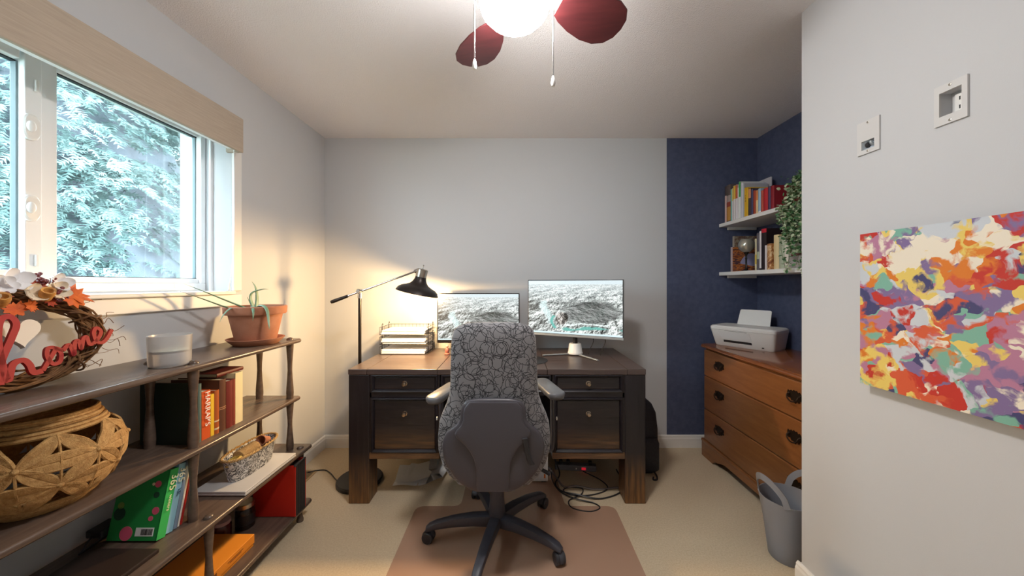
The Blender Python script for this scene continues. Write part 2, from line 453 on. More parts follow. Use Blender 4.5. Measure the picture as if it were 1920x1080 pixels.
def drawer(x0,x1,z0,z1,kz=None,name='drawer'):
    cx=(x0+x1)/2; cz=(z0+z1)/2; w=(x1-x0)/2; h=(z1-z0)/2
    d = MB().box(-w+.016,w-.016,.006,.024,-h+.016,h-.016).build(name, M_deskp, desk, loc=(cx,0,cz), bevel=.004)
    # raised moulding around the panel, four mitred strips with a stepped section
    prof=[(0,.012),(0,-.006),(.005,-.008),(.010,-.004),(.016,.004),(.018,.012)]
    rings=[]
    for sx,sz in ((-1,-1),(1,-1),(1,1),(-1,1)):
        rings.append([(sx*(w-a), y, sz*(h-a)) for a,y in prof])
    MB().loft(rings, closed=True).build('moulding', M_desk, d)
    knob(d, 0, .006, (kz-cz) if kz is not None else 0)
    return d
def cabinet(x0,x1):
    # stiles and rails of a pedestal and its carcass behind
    MB().box(x0,x1,.03,DD-.06,.262,.752).build('pedestal_case', M_desk, desk)
    zs=[(.649,.632),(.632,.618)]
    MB().box(x0,x1,.002,.03,.617,.650).build('rail', M_desk, desk, bevel=.002)
    MB().box(x0,x1,-.002,.05,.262,.300).build('rail', M_edge, desk, bevel=.003)
    MB().box(x0,x0+.012,.002,.03,.300,.752).build('stile', M_desk, desk)
    MB().box(x1-.012,x1,.002,.03,.300,.752).build('stile', M_desk, desk)
    drawer(x0+.012,x1-.012,.650,.752)
    drawer(x0+.012,x1-.012,.300,.617,.525,name='file_drawer')
cabinet(-HW+LW, -.335)
cabinet(.322, HW-LW)
MB().box(-.335,.322,.03,.5,.655,.752).build('drawer_case', M_desk, desk)
MB().box(-.335,.322,.002,.03,.632,.652).build('rail', M_desk, desk)
drawer(-.325,.312,.652,.752,name='centre_drawer')

# ---------------------------------------------------------------- vinyl chair mat
def mat_vinyl():
    m = bpy.data.materials.new('tinted_vinyl'); m.use_nodes=True; nt=m.node_tree; b=nt.nodes['Principled BSDF']; out=nt.nodes['Material Output']
    b.inputs['Base Color'].default_value=rgba(srgb(196,160,136)); b.inputs['Roughness'].default_value=.16
    b.inputs['Specular IOR Level'].default_value=.8
    n=nt.nodes.new('ShaderNodeTexNoise'); n.inputs['Scale'].default_value=260; bp=nt.nodes.new('ShaderNodeBump'); bp.inputs['Strength'].default_value=.12; bp.inputs['Distance'].default_value=.002
    nt.links.new(n.outputs['Fac'],bp.inputs['Height']); nt.links.new(bp.outputs['Normal'],b.inputs['Normal'])
    t=nt.nodes.new('ShaderNodeBsdfTransparent'); t.inputs[0].default_value=(.96,.84,.74,1)
    mx=nt.nodes.new('ShaderNodeMixShader'); mx.inputs[0].default_value=.70
    nt.links.new(t.outputs[0],mx.inputs[1]); nt.links.new(b.outputs[0],mx.inputs[2]); nt.links.new(mx.outputs[0],out.inputs[0])
    return m
def round_poly(pts, r, n=5):
    out=[]; N=len(pts)
    for i in range(N):
        p=Vector(pts[i]).to_2d(); a=Vector(pts[i-1]).to_2d(); b=Vector(pts[(i+1)%N]).to_2d()
        u=(a-p).normalized(); v=(b-p).normalized(); rr=min(r,(a-p).length*.45,(b-p).length*.45)
        s=p+u*rr; e=p+v*rr
        for k in range(n+1):
            t=k/n; q=s*(1-t)**2+p*2*t*(1-t)+e*t*t; out.append((q.x,q.y))
    return out
poly = round_poly([(-.56,.62),(.575,.62),(.575,1.964),(.29,1.964),(.27,2.38),(-.31,2.38),(-.31,1.964),(-.565,1.964)], .05)
o = MB().prism(poly, .0005, .0035).build('chair_mat', mat_vinyl()); tag(o,'tan tinted vinyl floor mat with a lip under the office chair','floor mat')

# ---------------------------------------------------------------- office chair
def fabric_mat():
    m=bpy.data.materials.new('arc_pattern_fabric'); m.use_nodes=True; nt=m.node_tree; b=nt.nodes['Principled BSDF']
    b.inputs['Roughness'].default_value=.9; b.inputs['Sheen Weight'].default_value=.25
    tc=nt.nodes.new('ShaderNodeTexCoord'); prev=None
    sx=nt.nodes.new('ShaderNodeSeparateXYZ'); nt.links.new(tc.outputs['Object'],sx.inputs[0])
    ax_=nt.nodes.new('ShaderNodeMath'); ax_.operation='MULTIPLY_ADD'; ax_.inputs[1].default_value=.55; nt.links.new(sx.outputs['Y'],ax_.inputs[0]); nt.links.new(sx.outputs['X'],ax_.inputs[2])
    cb=nt.nodes.new('ShaderNodeCombineXYZ'); nt.links.new(ax_.outputs[0],cb.inputs['X']); nt.links.new(sx.outputs['Z'],cb.inputs['Y'])
    def M2(op,a,b=None):
        n=nt.nodes.new('ShaderNodeMath'); n.operation=op
        if hasattr(a,'links'): nt.links.new(a,n.inputs[0])
        else: n.inputs[0].default_value=a
        if b is not None:
            if hasattr(b,'links'): nt.links.new(b,n.inputs[1])
            else: n.inputs[1].default_value=b
        return n.outputs[0]
    for k in range(12):
        sc=9.5+1.3*(k%4); rad=.36+.05*(k%5)
        mp=nt.nodes.new('ShaderNodeMapping'); mp.inputs['Location'].default_value=(k*3.17,k*1.73,0); mp.inputs['Rotation'].default_value=(0,0,k*.7)
        nt.links.new(cb.outputs[0],mp.inputs['Vector'])
        v=nt.nodes.new('ShaderNodeTexVoronoi'); v.voronoi_dimensions='2D'; v.inputs['Scale'].default_value=sc; v.feature='F1'
        nt.links.new(mp.outputs[0],v.inputs['Vector'])
        ring=M2('LESS_THAN',M2('ABSOLUTE',M2('SUBTRACT',v.outputs['Distance'],rad)),.0011*sc)
        nz=nt.nodes.new('ShaderNodeTexNoise'); nz.noise_dimensions='2D'; nz.inputs['Scale'].default_value=sc*1.1; nz.inputs['Detail'].default_value=0
        nt.links.new(mp.outputs[0],nz.inputs['Vector'])
        l=M2('MULTIPLY',ring,M2('GREATER_THAN',nz.outputs['Fac'],.44))
        prev=l if prev is None else M2('MAXIMUM',prev,l)
    mx=nt.nodes.new('ShaderNodeMix'); mx.data_type='RGBA'; mx.inputs['A'].default_value=rgba(srgb(116,114,117)); mx.inputs['B'].default_value=rgba(srgb(22,22,28))
    nt.links.new(prev,mx.inputs['Factor']); nt.links.new(mx.outputs['Result'],b.inputs['Base Color'])
    n=nt.nodes.new('ShaderNodeTexNoise'); n.inputs['Scale'].default_value=500; bp=nt.nodes.new('ShaderNodeBump'); bp.inputs['Strength'].default_value=.3; bp.inputs['Distance'].default_value=.002
    nt.links.new(tc.outputs['Object'],n.inputs['Vector']); nt.links.new(n.outputs['Fac'],bp.inputs['Height']); nt.links.new(bp.outputs['Normal'],b.inputs['Normal'])
    return m
M_fab=fabric_mat()
M_shell=mat('charcoal_moulded_plastic', srgb(66,63,69), .38, bump=.12, bscale=500)
M_cbase=mat('chair_base_plastic', srgb(58,58,66), .42)
chair=thing('office_chair','swivel office chair in grey fabric with scribbled black arcs, seen from behind','chair',(-.09,1.73,0))
def sup(w,th,yc,z,n=36,e1=.55,e2=.75):
    r=[]
    for k in range(n):
        a=2*PI*k/n; c=math.cos(a); s=math.sin(a)
        r.append((w*math.copysign(abs(c)**e1,c), yc+th*math.copysign(abs(s)**e2,s), z))
    return r
# cushion: z, half-width, y centre, half-thickness
cush=[(1.117,.075,-.268,.012),(1.113,.120,-.268,.026),(1.103,.150,-.267,.036),(1.085,.170,-.265,.043),(1.05,.180,-.262,.047),(1.0,.184,-.257,.048),(.93,.187,-.250,.048),(.86,.189,-.243,.048),(.80,.195,-.236,.048),(.76,.208,-.232,.047),(.72,.226,-.230,.047),(.68,.240,-.230,.046),(.62,.246,-.230,.046),(.56,.244,-.232,.044),(.50,.226,-.236,.04),(.45,.196,-.238,.034),(.41,.155,-.24,.02),(.40,.12,-.24,.01)]
cu=MB().loft([sup(w,th,y,z) for z,w,y,th in cush]).build('backrest', M_fab, chair, smooth=True, ang=70)
shell=[(.803,.05,-.300,.006),(.800,.085,-.300,.011),(.790,.117,-.299,.015),(.770,.132,-.297,.018),(.745,.137,-.295,.020),(.715,.138,-.293,.022),(.695,.150,-.291,.022),(.675,.176,-.290,.022),(.655,.198,-.289,.022),(.625,.212,-.288,.022),(.595,.217,-.288,.022),(.555,.212,-.288,.022),(.515,.196,-.290,.021),(.475,.168,-.292,.020),(.445,.137,-.294,.018),(.425,.108,-.295,.014),(.412,.082,-.295,.008)]
sh=MB().loft([sup(w,th,y,z,e1=.8,e2=.6) for z,w,y,th in shell]).build('back_shell', M_shell, chair, smooth=True, ang=60)
spine=[(.79,.10),(.77,.118),(.745,.124),(.715,.124),(.695,.134),(.675,.152),(.66,.158),(.645,.150),(.63,.132),(.61,.112),(.585,.093),(.555,.078),(.52,.070),(.48,.068),(.445,.068),(.425,.064)]
MB().loft([sup(w,.009,-.3120-.006*math.sin(PI*(z-.42)/.38),z,e1=.9,e2=.5) for z,w in spine]).build('shell_spine', M_shell, sh, smooth=True, ang=60)
lv=MB().loft([[(x+sx*w,-.318-d,z+sz) for sx,sz,d in ((-1,0,0),(1,.004,0),(1,.004,.012),(-1,0,.012))] for x,z,w in ((.131,.645,.012),(.140,.60,.010),(.150,.555,.009),(.163,.535,.011))]).build('height_lever', M_black, sh, bevel=.003)
seat=[(.505,.20,.26),(.500,.235,.28),(.475,.252,.29),(.45,.245,.285),(.435,.20,.25)]
MB().loft([sup(w,d,.05,z,e1=.6,e2=.6) for z,w,d in reversed(seat)]).build('seat', M_fab, chair, smooth=True, ang=60)
MB().box(-.10,.10,-.16,.16,.375,.437).build('seat_mechanism', M_black, chair, bevel=.012)
MB().tube([(0,-.16,.40),(0,-.25,.41),(0,-.275,.45),(0,-.28,.55)],.022,10,flat=.5).build('back_bar', M_black, chair, smooth=True)
MB().tube([(-.07,-.05,.395),(-.105,-.06,.385),(-.11,-.065,.375)],[.007,.010,.014],8).build('tilt_knob', M_black, chair, smooth=True)
MB().tube([(.09,.0,.40),(.20,-.03,.37),(.265,-.05,.345)],[.007,.008,.010],8).build('lever', M_black, chair, smooth=True)
MB().lathe([(.042,.07),(.046,.10),(.036,.19),(.034,.27),(.030,.275)],20).build('column_cover', M_cbase, chair, smooth=True)
MB().lathe([(.022,.27),(.022,.40)],16).build('gas_lift', M_chrome, chair, smooth=True)
# arms
M_pad=mat('arm_pad_urethane', srgb(92,94,99), .35)
for sg,zt in ((-1,.755),(1,.775)):
    arm=MB().tube(smoothpath([(sg*.20,.02,.43),(sg*.265,.02,.43),(sg*.285,.02,.47),(sg*.283,.01,.60),(sg*.280,-.01,zt-.035)],5),[.02]*3+[.019]*3+[.018]*15,10,flat=.65).build('arm', M_cbase, chair, smooth=True)
    MB().lathe([(.0,0),(.009,.002),(.009,.008),(0,.01)],10).build('arm_button', M_white, arm, loc=(sg*.298,.0,.60), rot=(0,sg*PI/2,0), smooth=True)
    # pad: rounded capsule toed in
    a0=Vector((sg*.292,-.155,0)); a1=Vector((sg*.226,.10,0)); rings=[]
    ax=(a1-a0).normalized(); sd=Vector((ax.y,-ax.x,0))
    for zz,k in ((zt-.030,.80),(zt-.022,.96),(zt-.008,1.0),(zt-.001,.93),(zt+.002,.80)):
        ring=[]
        for q in range(28):
            th=2*PI*q/28; cc=math.cos(th); ss=math.sin(th)
            base=a1 if cc>0 else a0
            p=base-ax*(.03*(1 if cc>0 else -1))+ax*(.038*k*cc)+sd*(.043*k*math.copysign(abs(ss)**.8,ss))
            ring.append((p.x,p.y,zz))
        rings.append(ring)
    MB().loft(rings).build('arm_pad', M_pad, chair, smooth=True, ang=60)
# star base
M_caster=mat('caster_plastic', srgb(44,44,50), .4)
for ang in (186,114,42,-30,-102):
    a=math.radians(ang); u=Vector((math.cos(a),math.sin(a),0)); s=Vector((-u.y,u.x,0)); R=.345
    rings=[]
    for f,zt,w,h in ((.03,.118,.034,.050),(.12,.122,.030,.046),(.22,.115,.027,.038),(.30,.100,.024,.030),(.335,.088,.022,.026),(.352,.075,.016,.02)):
        c=u*f
        rings.append([c+s*(w*x)+Vector((0,0,zt+h*y)) for x,y in ((-.75,0),(-.45,.0+.08),(.45,.08),(.75,0),(.95,-.5),(.7,-1),(-.7,-1),(-.95,-.5))])
    leg=MB().loft(rings).build('base_leg', M_cbase, chair, smooth=True, ang=50)
    c=u*(R-.006); rz=a+RND.uniform(-.9,.9)
    cas=MB()
    for sg in (-1,1):
        cas.M=Matrix.Translation((c.x,c.y,.0295))@Matrix.Rotation(rz,4,'Z')@Matrix.Translation((0,sg*.014,0))@Matrix.Rotation(PI/2,4,'X')
        cas.lathe([(.0,-.010),(.024,-.010),(.0285,-.006),(.0285,.006),(.024,.010),(0,.010)],18)
    cw=cas.build('caster', M_caster, leg, smooth=True)
    hd=MB(Matrix.Translation((c.x,c.y,.0295))@Matrix.Rotation(rz,4,'Z'))
    hd.loft([[( .033*math.cos(q)*k,yy,.033*math.sin(q)*k) for q in [PI*j/10-.2 for j in range(11)]]+[(-.0*k,yy,-.005)] for yy,k in ((-.008,.95),(.008,.95))])
    hd.lathe([(.008,.02),(.008,.052)],8)
    hd.build('caster_hood', M_cbase, leg, smooth=True)

# ---------------------------------------------------------------- bookcase
M_case=mat('walnut_grey_shelf', srgb(84,70,62), .27, col2=srgb(98,82,72), nscale=8, stretch=(6,.6,6), bump=.05, bscale=60)
bk=thing('bookcase','long open bookcase of four dark brown tiers on turned posts','bookcase',(-1.475,1.0,0))
def shelf(zt,xf,y0,y1,name='shelf'):
    # nosing profile in (x,z), rounded front edge
    xf+=1.475; th=.022; n=7
    prof=[(0,zt-th),(xf-.011,zt-th)]+[(xf-.011+.011*math.cos(a),zt-.011+.011*math.sin(a)) for a in [-PI/2+PI*k/n for k in range(1,n)]]+[(xf-.011,zt),(0,zt)]
    ys=[(y0,.985),(y0+.01,1),(y1-.012,1),(y1-.004,.995),(y1,.98)]
    return MB().loft([[(x*k,y-1.0,z) for x,z in prof] for y,k in ys]).build(name, M_case, bk, smooth=True, ang=40)
S1,S2,S3,S4=.983,.668,.395,.095
shelf(S1,-1.17,.12,1.878); shelf(S2,-1.175,.12,1.878); shelf(S3,-1.122,.10,1.895); shelf(S4,-1.122,.10,1.895)
def post(x,y,z0,z1,sub=True):
    h=z1-z0
    pr=[(.0165,0),(.0165,.03),(.0175,.1),(.0165,.2),(.013,.36),(.0108,.52),(.0115,.64),(.015,.82),(.0165,.9),(.0175,.97),(.0175,1)]
    return MB().lathe([(r,z0+f*h) for r,f in pr],14,(x+1.475,y-1.0,0)).build('post', M_case, bk, smooth=True)
def finial(x,y,z):
    return MB().lathe([(.017,0),(.0165,.004),(.012,.009),(.006,.012),(0,.013)],14,(x+1.475,y-1.0,z)).build('finial', M_case, bk, smooth=True)
for y in (1.83,1.28,.73,.18):
    for x in (-1.205,-1.368):
        post(x,y,S2,S1-.022); post(x,y,S3,S2-.022); finial(x,y,S1)
    for x in (-1.16,-1.43):
        post(x,y+.015,S4,S3-.022); post(x,y+.015,0,S4-.022); finial(x,y+.015,S3)

# ---------------------------------------------------------------- dresser
M_mapl=wood('maple_dresser', srgb(122,75,40), srgb(144,92,52), 7, (4,.5,4), .3, coat=.35, bump=.04)
M_mapt=wood('maple_top', srgb(120,70,38), srgb(140,86,50), 7, (4,.5,4), .16, coat=.6, bump=.02)
M_pull=mat('antique_brass', srgb(58,46,38), .45, .8)
dr=thing('dresser','honey brown wooden three-drawer dresser with dark bat-wing pulls','dresser',(1.665,2.035,0))
MB().box(-.235,.235,-.52,.52,.10,.80).build('case', M_mapl, dr, bevel=.003)
prof=[(-.255,.806),(-.262,.812),(-.262,.818),(-.256,.824),(-.258,.830),(-.25,.834),(.24,.834),(.24,.80),(-.245,.80)]
MB().loft([[(x,y,z) for x,z in prof] for y in (-.538,.538)]).build('top', M_mapt, dr, smooth=True, ang=30)
def bail(parent,y,z):
    b=MB()
    # bat-wing back plate in the (y,z) plane
    half=[(0,.030),(.010,.034),(.016,.024),(.026,.030),(.036,.022),(.046,.026),(.050,.012),(.044,.004),(.052,-.006),(.040,-.014),(.030,-.010),(.022,-.024),(.012,-.020),(0,-.034)]
    poly=half+[(-u,v) for u,v in reversed(half[1:-1])]
    b.prism(poly,-.0025,.0,lambda u,v,w:(-.2525+w,y+u,z+v))
    h=b.build('handle', M_pull, parent)
    mb=MB().tube(smoothpath([(-.255,y-.034,z+.010),(-.268,y-.034,z+.006),(-.272,y-.028,z-.012),(-.274,y,z-.022),(-.272,y+.028,z-.012),(-.268,y+.034,z+.006),(-.255,y+.034,z+.010)],4),.0036,8)
    for s in (-1,1): mb.sphere((-.258,y+s*.034,z+.010),.006,8,6)
    mb.build('bail', M_pull, h, smooth=True)
for z0,z1,hz in ((.606,.794,.712),(.360,.600,.508),(.130,.354,.268)):
    d=MB().box(-.252,-.236,-.512,.512,z0,z1).build('drawer', M_mapl, dr, bevel=.005)
    bail(d,-.318,hz); bail(d,.318,hz)
# scrolled bracket base
zc=[(-.535,0),(-.40,0),(-.385,.012),(-.36,.030),(-.33,.036),(-.30,.050),(-.25,.062),(.25,.062),(.30,.050),(.33,.036),(.36,.030),(.385,.012),(.40,0),(.535,0),(.535,.112),(-.535,.112)]
MB().prism(zc,-.258,-.236,lambda u,v,w:(w,u,v)).build('front_base', M_mapl, dr, bevel=.003)
for s in (-1,1):
    zc2=[(-.236,0),(-.15,0),(-.12,.03),(-.05,.055),(.05,.055),(.12,.03),(.15,0),(.236,0),(.236,.112),(-.236,.112)]
    MB().prism(zc2,s*.515,s*.535,lambda u,v,w:(u,w,v)).build('side_base', M_mapl, dr, bevel=.002)
MB().box(-.262,-.236,-.537,.537,.105,.128).build('base_moulding', M_mapl, dr, bevel=.006)

# ---------------------------------------------------------------- ceiling fan
M_blade=mat('mahogany_blade', srgb(62,22,25), .42, col2=srgb(76,30,32), nscale=5, stretch=(1,8,8), coat=.2)
M_globe=mat('lit_opal_glass', srgb(255,252,245), .3, emit=(1,.965,.925), estr=FAN_LIGHT)
fan=thing('ceiling_fan','small ceiling fan with dark red blades and a lit white globe','ceiling fan',(.0,1.063,ZC))
MB().lathe([(0,-.075),(.03,-.075),(.062,-.055),(.065,-.01),(.065,0)],28).build('canopy', M_white, fan, smooth=True)
MB().lathe([(.05,-.250),(.076,-.246),(.082,-.225),(.088,-.16),(.080,-.13),(.05,-.118),(.03,-.07)],32).build('motor_housing', M_white, fan, smooth=True)
MB().lathe([(.094,-.256),(.098,-.252),(.098,-.246),(.078,-.24)],32).build('globe_rim', M_chrome, fan, smooth=True)
g=MB().lathe([(0,-.345),(.03,-.343),(.06,-.334),(.085,-.319),(.104,-.298),(.110,-.278),(.106,-.264),(.094,-.254),(.080,-.250)],32).build('globe', M_globe, fan, smooth=True, ang=80)
ZB=-.235
for ang in (23,117,203,297):
    a=math.radians(ang); pitch=math.radians(-11 if ang!=117 else -11)
    Mx=Matrix.Rotation(a,4,'Z')@Matrix.Translation((0,0,ZB))@Matrix.Rotation(pitch,4,'X')
    out=[(.155,.030),(.18,.048),(.23,.070),(.29,.085),(.345,.085),(.385,.068),(.408,.036),(.414,0)]
    poly=out+[(x,-y) for x,y in reversed(out[:-1])]
    bl=MB(Mx).prism(poly,-.003,.003).build('blade', M_blade, fan, bevel=.0015, seg=1)
    br=MB(Mx); br.box(.10,.20,-.016,.016,.003,.008); br.box(.185,.215,-.038,.038,.003,.007)
    br.build('blade_bracket', M_white, bl, bevel=.002)
for x,zl in ((-.125,1.953),(.120,1.90)):
    z1=zl-ZC
    mb=MB().tube([(x*.9,-.0,-.25),(x,0,-.27),(x,0,z1+.03)],.0016,6)
    for k in range(60):
        zz=-.28-(k/60)*(-.28-(z1+.03)); mb.sphere((x,0,zz),.0024,6,4)
    c=mb.build('pull_chain', M_chrome, fan, smooth=True)
    MB().lathe([(.0,0),(.005,.001),(.0075,.010),(.006,.022),(.003,.032),(.0,.034)],12,(x,0,z1-.004)).build('chain_pull', M_white, c, smooth=True)
# ---------------------------------------------------------------- floor lamp
lp=thing('floor_lamp','pharmacy floor lamp with dark metal shade on a tilted nickel arm','lamp',(-1.005,2.215,0))
M_lampb=mat('dark_lamp_metal', srgb(52,46,44), .38, .6)
M_shin=mat('lamp_shade_inside', srgb(225,215,195), .5)
MB().lathe([(.0,0),(.138,0),(.140,.006),(.140,.020),(.134,.027),(.02,.030),(0,.030)],40).build('base', M_black, lp, smooth=True)
MB().lathe([(.010,.03),(.010,1.225)],14).build('pole', M_dkmet, lp, smooth=True)
jt=MB().sphere((0,0,1.235),(.014,.014,.014),12,8)
jt.M=Matrix.Translation((0,0,1.235))@Matrix.Rotation(PI/2,4,'X'); jt.lathe([(.012,-.028),(.015,-.024),(.015,.024),(.012,.028)],14)
jt.M=None; jt.lathe([(.013,1.19),(.013,1.222)],14); jt.build('joint', M_chrome, lp, smooth=True)
A0=Vector((-.186,0,1.164)); A1=Vector((.368,0,1.366))
MB().tube([A0+(A1-A0)*.18,A1],.0062,12).build('arm', M_chrome, lp, smooth=True)
MB().tube([A0,A0+(A1-A0)*.02,A0+(A1-A0)*.19,A0+(A1-A0)*.20],[.010,.0125,.0095,.007],14).build('counterweight', M_lampb, lp, smooth=True)
SM=Matrix.Translation((.408,0,1.376))@Matrix.Rotation(math.radians(13),4,'Y')
shp=[(.031,.0),(.033,-.003),(.034,-.04),(.036,-.062),(.044,-.082),(.058,-.099),(.082,-.112),(.108,-.122),(.127,-.137),(.138,-.158)]
sd=MB(SM); sd.lathe(shp+[(.1365,-.158),(.125,-.140),(.106,-.125),(.080,-.115),(.055,-.102),(.041,-.084),(.033,-.064)],36)
shd=sd.build('shade', M_lampb, lp, smooth=True, ang=50)
MB(SM).lathe([(.0,.002),(.029,.002),(.031,0),(.0355,-.003),(.0355,-.050),(.034,-.052)],28).build('shade_cap', M_metal, shd, smooth=True)
MB(SM).lathe([(.003,.0),(.003,.022),(.0045,.024),(.0045,.030),(0,.031)],8).build('switch', M_chrome, shd, smooth=True)
MB().tube([A1-Vector((.012,0,.004)),A1+Vector((.012,0,.004))],.013,12).build('arm_knuckle', M_chrome, lp, smooth=True)
M_bulb=mat('lit_bulb', srgb(255,230,180), .4, emit=(1,.72,.38), estr=25)
MB(SM).sphere((0,0,-.135),(.028,.028,.034),16,10).build('bulb', M_bulb, shd, smooth=True)
ld=bpy.data.lights.new('lamp_bulb_light','POINT'); ld.energy=LAMP_WATT; ld.color=(1,.64,.29); ld.shadow_soft_size=.03
lo=bpy.data.objects.new('lamp_bulb_light',ld); COL.objects.link(lo); lo.parent=lp; lo.location=SM@Vector((0,0,-.180))
MB().tube(smoothpath([(-.13,-.02,.012),(-.17,.02,.006),(-.24,.09,.005),(-.31,.13,.005),(-.40,.10,.005)],8),.0035,6).build('power_cord', M_black, lp, smooth=True)

# ---------------------------------------------------------------- monitors with the same river-and-rocks wallpaper
def fbm(x,y,o=5,sc=1.0,seed=0.0):
    return mnoise.fractal(Vector((x*sc+seed,y*sc-seed*.7,seed)),.9,2.1,o)
def wallpaper_mesh(w,h,nx=240,ny=135):
    vs=[];cs=[]
    def hgt(x,y): return mnoise.fractal(Vector((x,y,4.2)),.75,2.15,7)
    def col(u,v):
        # rocky river valley: fractal ground shaded from the upper left, features shrink with distance
        k=1/(1.12-v); x=(u-.5)*2.6*k**.55+3.0; y=2.2*k**.9
        e=.012; sx=(hgt(x+e,y)-hgt(x-e,y))/e; sy=(hgt(x,y+e)-hgt(x,y-e))/e
        n=hgt(x*.6+9,y*.6); fine=mnoise.noise(Vector((u*70,v*40,1)))
        rock=.74+.045*sx-.035*sy+.10*n+.05*fine
        c=np.array([rock*.965,rock,rock*.985])
        haze=max(0,min(1,(v-.58)/.34)); c=c*(1-.62*haze)+np.array([.88,.93,.94])*.62*haze
        if v>.93: c=np.array([.86,.92,.94])+.02*fine
        wob=.10*n+.03*math.sin(u*19)+.05*mnoise.noise(Vector((u*9,v*9,7)))
        def blend(c,t,f): f=max(0,min(1,f)); return c*(1-f)+np.array(t)*f
        d=math.hypot((u-.68)/(.34+wob),(v-.42)/(.27+wob))                       # dark cliff on the right
        if d<1: f=min(1,(1-d)/.35); c=c*(1-f*.40)-.05*f*(sx*.8)
        d=math.hypot((u-.10)/(.11+wob),(v-.50)/(.12+wob))
        if d<1: c=c*(1-.38*min(1,(1-d)/.4))
        cx=.25+.09*(v-.2)/.4*math.sin(v*9)+.03*n; wd=.085-.05*abs(v-.40)/.25    # pale stream
        if .18<v<.62: c=blend(c,np.array([.84,.92,.92])+.05*fine+.012*sx,(wd-abs(u-cx)+.02*fine+.25*wob)/.03)
        if .10<v<.34: c=blend(c,(.44,.74,.70),(.022-abs(u-.285-.02*math.sin(v*20))+.01*fine)/.012)   # green chute
        pv=.115+.03*math.sin(u*8+1)+.04*n; c=blend(c,np.array([.44,.72,.68])+.05*fine,((.030+.3*wob-abs(v-pv))+.01*fine)/.02*min(1,(u-.37)/.06) if u>.37 else 0)
        c=blend(c,(.93,.98,.97),((.020+.02*fine-abs(v-pv-.075-.02*math.sin(u*14)))/.012) if .42<u<.86 else 0)  # foam
        d=math.hypot((u-.375)/.065,(v-.295)/.115)
        if d<1+.3*n: c=np.array([.66,.64,.62])*(.85+.07*sx+.1*fine)*(1.0-.25*max(0,u-.37)/.06)                    # boulder
        d=math.hypot((u-.165)/.035,(v-.20)/.045)
        if d<1: c=c*.7
        if v<.03: c=np.array([.86,.94,.95])                                     # task bar
        return np.clip(c,0.03,1)
    for j in range(ny+1):
        for i in range(nx+1):
            u=i/nx; v=j/ny; vs.append(((u-.5)*w,0,(v-.5)*h)); c=col(u,v); cs.append((*[x**2.2 for x in c],1))
    fs=[(j*(nx+1)+i,j*(nx+1)+i+1,(j+1)*(nx+1)+i+1,(j+1)*(nx+1)+i) for j in range(ny) for i in range(nx)]
    me=bpy.data.meshes.new('wallpaper'); me.from_pydata(vs,[],fs)
    at=me.color_attributes.new('picture','FLOAT_COLOR','POINT')
    at.data.foreach_set('color',[x for c in cs for x in c])
    m=bpy.data.materials.new('lit_screen'); m.use_nodes=True; nt=m.node_tree; b=nt.nodes['Principled BSDF']
    a=nt.nodes.new('ShaderNodeAttribute'); a.attribute_name='picture'
    b.inputs['Base Color'].default_value=(.01,.01,.01,1); b.inputs['Roughness'].default_value=.25
    nt.links.new(a.outputs['Color'],b.inputs['Emission Color']); b.inputs['Emission Strength'].default_value=.92
    me.materials.append(m); return me
WP=wallpaper_mesh(1,1)
def screen(parent,w,h,y,z):
    o=bpy.data.objects.new('screen',WP); COL.objects.link(o); o.parent=parent; o.location=(0,y,z); o.scale=(w,1,h); return o
M_silv=mat('silver_plastic', srgb(150,156,160), .4, .2)
m1=thing('monitor','flat monitor with thin black frame behind the chair back','monitor',(-.263,2.47,DH))
zc=.251
MB().box(-.298,.298,0,.022,zc-.182,zc+.178).build('housing', M_blackg, m1, bevel=.003)
screen(m1,.582,.332,-.0012,zc+.006)
MB().box(-.03,.03,.022,.05,.02,zc+.03).build('neck', M_black, m1, bevel=.006)
MB().box(-.12,.12,-.08,.10,0,.012).build('stand_base', M_black, m1, bevel=.004)
m2=thing('monitor','larger silver framed monitor turned left on a white stand','monitor',(.40,2.345,DH), rotz=-math.atan2(.286,.605))
zc=.3285; W2=.672; H2=.396
MB().box(-W2/2,W2/2,0,.020,zc-H2/2,zc+H2/2).build('housing', M_silv, m2, bevel=.003)
MB().box(-W2/2+.002,W2/2-.002,-.001,.0,zc-H2/2+.016,zc+H2/2-.002).build('bezel', M_black, m2)
screen(m2,W2-.014,H2-.026,-.0022,zc+.006)
MB().box(-W2/2,W2/2,-.002,.004,zc-H2/2,zc-H2/2+.016).build('chin', M_silv, m2, bevel=.002)
MB().box(-.10,.10,.02,.045,zc-.09,zc+.09).build('back_box', M_silv, m2, bevel=.01)
MB().lathe([(.016,.075),(.016,.24)],14,(.0,.06,0)).build('neck', M_black, m2, smooth=True)
MB().lathe([(.0,.008),(.052,.008),(.053,.016),(.049,.022),(.043,.072),(.039,.080),(0,.081)],28,(0,.06,0)).build('stand_cup', M_white, m2, smooth=True)
for s in (-1,1):
    MB().tube([(0,.06,.008),(s*.19,-.085,.006)],[.010,.008],10,flat=.6).build('foot', M_silv, m2, smooth=True)
for x in (.12,.20):
    MB().tube(smoothpath([(x,.03,zc-.16),(x+.01,.05,zc-.22),(x-.01,.06,.06),(x-.03,.07,.008)],6),.003,6).build('cable', M_black, m2, smooth=True)

o=MB().lathe([(0,0),(.128,0),(.13,.0015),(.128,.003),(0,.003)],36).build('mouse_pad', M_black, loc=(.085,2.22,DH), smooth=True); tag(o,'black round mouse pad on the desk right of the chair back','mouse pad')

